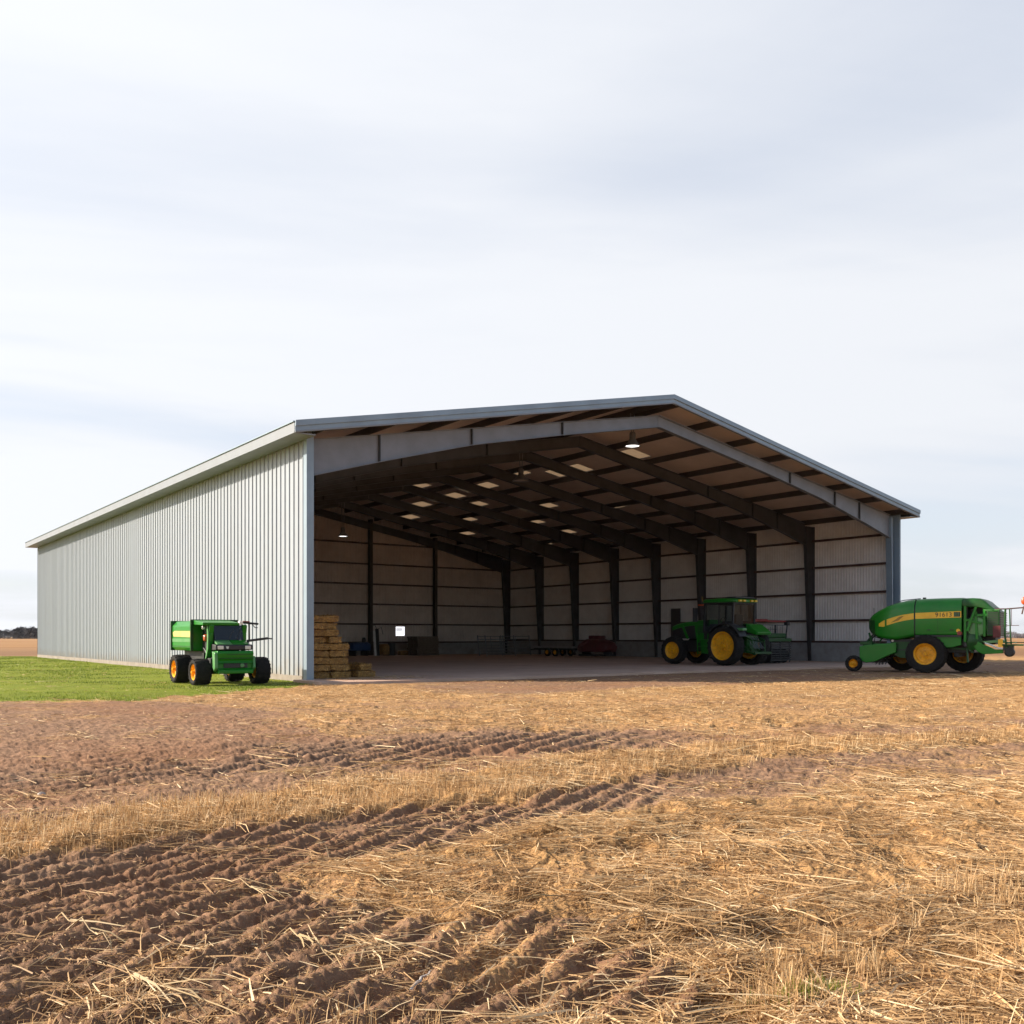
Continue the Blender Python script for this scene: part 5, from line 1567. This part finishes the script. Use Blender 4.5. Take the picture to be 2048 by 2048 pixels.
TL = [(-75, 9.2, 1, 1.9), (-40, 8.8, 2, 1.9), (-6, 9.2, 3, 2.0), (15, 8.6, 4, 0.9), (31, 9.8, 5, 1.9), (45, 10.6, 6, 2.0), (58, 9.9, 7, 2.0), (71, 10.2, 8, 1.9), (90, 8.8, 1, 1.9)]
TLB = ['dark bare tree at the far left edge of the distant grove', 'broad dark tree in the left part of the distant grove', 'dense dark tree standing left of the thin pale gap in the grove', 'thin open bare tree with sky showing through, far left horizon',
       'rounded dark tree right of the thin tree on the left horizon', 'tallest dark tree of the distant grove left of the barn', 'dense dark tree between the tallest one and the barn', 'dark bare tree right beside the barn far corner', 'dark bare tree partly hidden behind the barn far corner']
for (px, h, sd, dn), lb in zip(TL, TLB):
    d_ = 560 + random.uniform(-25, 25)
    x, y = field((px - 1024) / F * d_, d_)
    t = thing('bare_tree', lb, 'tree', (x, y, 0), random.uniform(0, 6), 'trees in the distant grove')
    tr, cr = bare_tree(h, 1.0, sd, 4200 if dn > 1 else 1500, dn)
    tr.build('trunk', M['bark'], t, fix=False); cr.build('crown', M['twigs'], t, fix=False)
# hedge growth below the grove and the hazy wood on the right horizon
def wood(name, px0, px1, d_, h, n, mat, dz=1.0):
    rd = random.Random(5)
    vs, fs = [], []
    for i in range(n):
        px = rd.uniform(px0, px1); dd_ = d_ + rd.uniform(-18, 30)
        x, y = field((px - 1024) / F * dd_, dd_)
        hh = h * (.72 + .28 * math.sin(px * .11) * math.sin(px * .037 + 1) + rd.uniform(-.1, .16))
        z = hh * rd.random() ** .8
        c = Vector((x, y, z + .1))
        a = Vector((rd.gauss(0, .7), rd.gauss(0, .7), 1)).normalized(); s_ = a.cross(Vector((rd.gauss(0, 1), rd.gauss(0, 1), .1))).normalized()
        l_, w_ = h * rd.uniform(.06, .16), h * rd.uniform(.012, .045) * dz
        k = len(vs); vs += [c - a * l_ - s_ * w_, c - a * l_ + s_ * w_, c + a * l_ + s_ * w_ * .3, c + a * l_ - s_ * w_ * .3]; fs.append((k, k + 1, k + 2, k + 3))
    o = MB().add(vs, fs).build(name, mat, None, fix=False)
    return tag(o, kind='stuff')


tag(wood('hedgerow', -160, 150, 585, 5.2, 9000, M['twigs']), 'dark low undergrowth below the distant grove at the left', 'hedge')
tag(wood('distant_wood', 1700, 2450, 820, 6.4, 26000, M['twigs_far'], .9), 'hazy brown leafless wood along the right horizon', 'wood')

# ------------------------------------------------------------------ light, sky, camera
SUN_EL, SUN_AZ = R(29), math.atan2(-0.80, 0.60)          # azimuth measured from +y towards +x
sd = Vector((math.sin(SUN_AZ) * math.cos(SUN_EL), math.cos(SUN_AZ) * math.cos(SUN_EL), math.sin(SUN_EL)))
su = bpy.data.lights.new('sun', 'SUN'); su.energy = 5.0; su.angle = R(0.6); su.color = (1.0, .91, .77)
so = link(bpy.data.objects.new('sun', su)); so.rotation_euler = (-sd).to_track_quat('-Z', 'Y').to_euler(); so.location = (0, 0, 40)

wd_ = bpy.data.worlds.new('World'); SC.world = wd_; wd_.use_nodes = True
nt = wd_.node_tree; L = nt.links.new
bg = nt.nodes['Background']
sky = N(nt, 'ShaderNodeTexSky'); sky.sky_type = 'NISHITA'; sky.sun_disc = False; sky.sun_elevation = SUN_EL; sky.sun_rotation = SUN_AZ; sky.air_density = 1.0; sky.dust_density = 1.5; sky.ozone_density = 1.5
L(sky.outputs[0], bg.inputs[0]); bg.inputs[1].default_value = 0.105
tc = N(nt, 'ShaderNodeTexCoord')
nrm = N(nt, 'ShaderNodeVectorMath', operation='NORMALIZE'); L(tc.outputs['Generated'], nrm.inputs[0])
sp = N(nt, 'ShaderNodeSeparateXYZ'); L(nrm.outputs[0], sp.inputs[0])
den = math_n(nt, 'ADD', math_n(nt, 'MAXIMUM', sp.outputs[2], 0.0), 0.10)
cb_ = N(nt, 'ShaderNodeCombineXYZ'); L(math_n(nt, 'DIVIDE', sp.outputs[0], den), cb_.inputs[0]); L(math_n(nt, 'DIVIDE', sp.outputs[1], den), cb_.inputs[1])
mp = N(nt, 'ShaderNodeMapping'); mp.inputs['Rotation'].default_value = (0, 0, YAW + .12); mp.inputs['Scale'].default_value = (.40, .60, 1); mp.inputs['Location'].default_value = (3.7, 1.3, 0)
L(cb_.outputs[0], mp.inputs[0])
c1 = N(nt, 'ShaderNodeTexNoise', Scale=.85, Detail=7.0, Roughness=.50, Distortion=.9); L(mp.outputs[0], c1.inputs['Vector'])
c3 = N(nt, 'ShaderNodeTexNoise', Scale=2.6, Detail=6.0, Roughness=.55); mp3 = N(nt, 'ShaderNodeMapping'); mp3.inputs['Scale'].default_value = (.45, 1.5, 1); L(mp.outputs[0], mp3.inputs[0]); L(mp3.outputs[0], c3.inputs['Vector'])
c2 = N(nt, 'ShaderNodeTexNoise', Scale=.33, Detail=3.0, Roughness=.5); L(mp.outputs[0], c2.inputs['Vector'])
cov = math_n(nt, 'ADD', math_n(nt, 'MULTIPLY_ADD', c1.outputs[0], .52, math_n(nt, 'MULTIPLY', c3.outputs[0], .16)), math_n(nt, 'MULTIPLY', c2.outputs[0], .32))
dot = N(nt, 'ShaderNodeVectorMath', operation='DOT_PRODUCT'); L(nrm.outputs[0], dot.inputs[0]); dot.inputs[1].default_value = sd
sunf = math_n(nt, 'POWER', math_n(nt, 'MULTIPLY_ADD', dot.outputs['Value'], .5, .5), 2.0)
fac = ramp(nt, cov, .34, .52)
ccol = mixc(nt, ramp(nt, cov, .43, .545), (.80, .835, .91), (.915, .938, .985))
bg2 = N(nt, 'ShaderNodeBackground'); L(ccol, bg2.inputs[0]); L(math_n(nt, 'MULTIPLY_ADD', sunf, .10, .472), bg2.inputs[1])
fd = N(nt, 'ShaderNodeVectorMath', operation='DOT_PRODUCT'); L(nrm.outputs[0], fd.inputs[0]); fd.inputs[1].default_value = (SY, CY, 0)
bank = N(nt, 'ShaderNodeMapRange', interpolation_type='SMOOTHSTEP'); L(fd.outputs['Value'], bank.inputs[0]); bank.inputs[1].default_value = -.05; bank.inputs[2].default_value = .62
mx = N(nt, 'ShaderNodeMixShader'); L(math_n(nt, 'MULTIPLY', math_n(nt, 'MULTIPLY_ADD', fac, .32, .66), math_n(nt, 'MULTIPLY_ADD', bank.outputs[0], .9, .1)), mx.inputs[0]); L(bg.outputs[0], mx.inputs[1]); L(bg2.outputs[0], mx.inputs[2])
L(mx.outputs[0], nt.nodes['World Output'].inputs[0])

cam = bpy.data.cameras.new('camera'); co = link(bpy.data.objects.new('camera', cam))
cam.sensor_width = 36; cam.lens = 36 * F / 2048; cam.shift_y = (HY - 1024) / 2048; cam.clip_start = .05; cam.clip_end = 20000
co.location = (CU, CV, CH); co.rotation_euler = (R(90), 0, -YAW)
SC.camera = co
SC.view_settings.view_transform = 'Standard'; SC.view_settings.look = 'None'; SC.view_settings.gamma = 1; SC.view_settings.exposure = 1.0

# ------------------------------------------------------------------ thin air haze round the whole place
hm = bpy.data.materials.new('pale_haze'); hm.use_nodes = True
hn = hm.node_tree; hn.nodes.remove(hn.nodes['Principled BSDF'])
pv = N(hn, 'ShaderNodeVolumePrincipled'); pv.inputs['Color'].default_value = (.93, .95, 1.0, 1); pv.inputs['Density'].default_value = .00005; pv.inputs['Anisotropy'].default_value = .2
hn.links.new(pv.outputs[0], hn.nodes['Material Output'].inputs['Volume'])
hb_ = MB().box(-3600, 3600, -3600, 3600, -2.0, 12.2).build('haze', hm)
tag(hb_, kind='stuff')
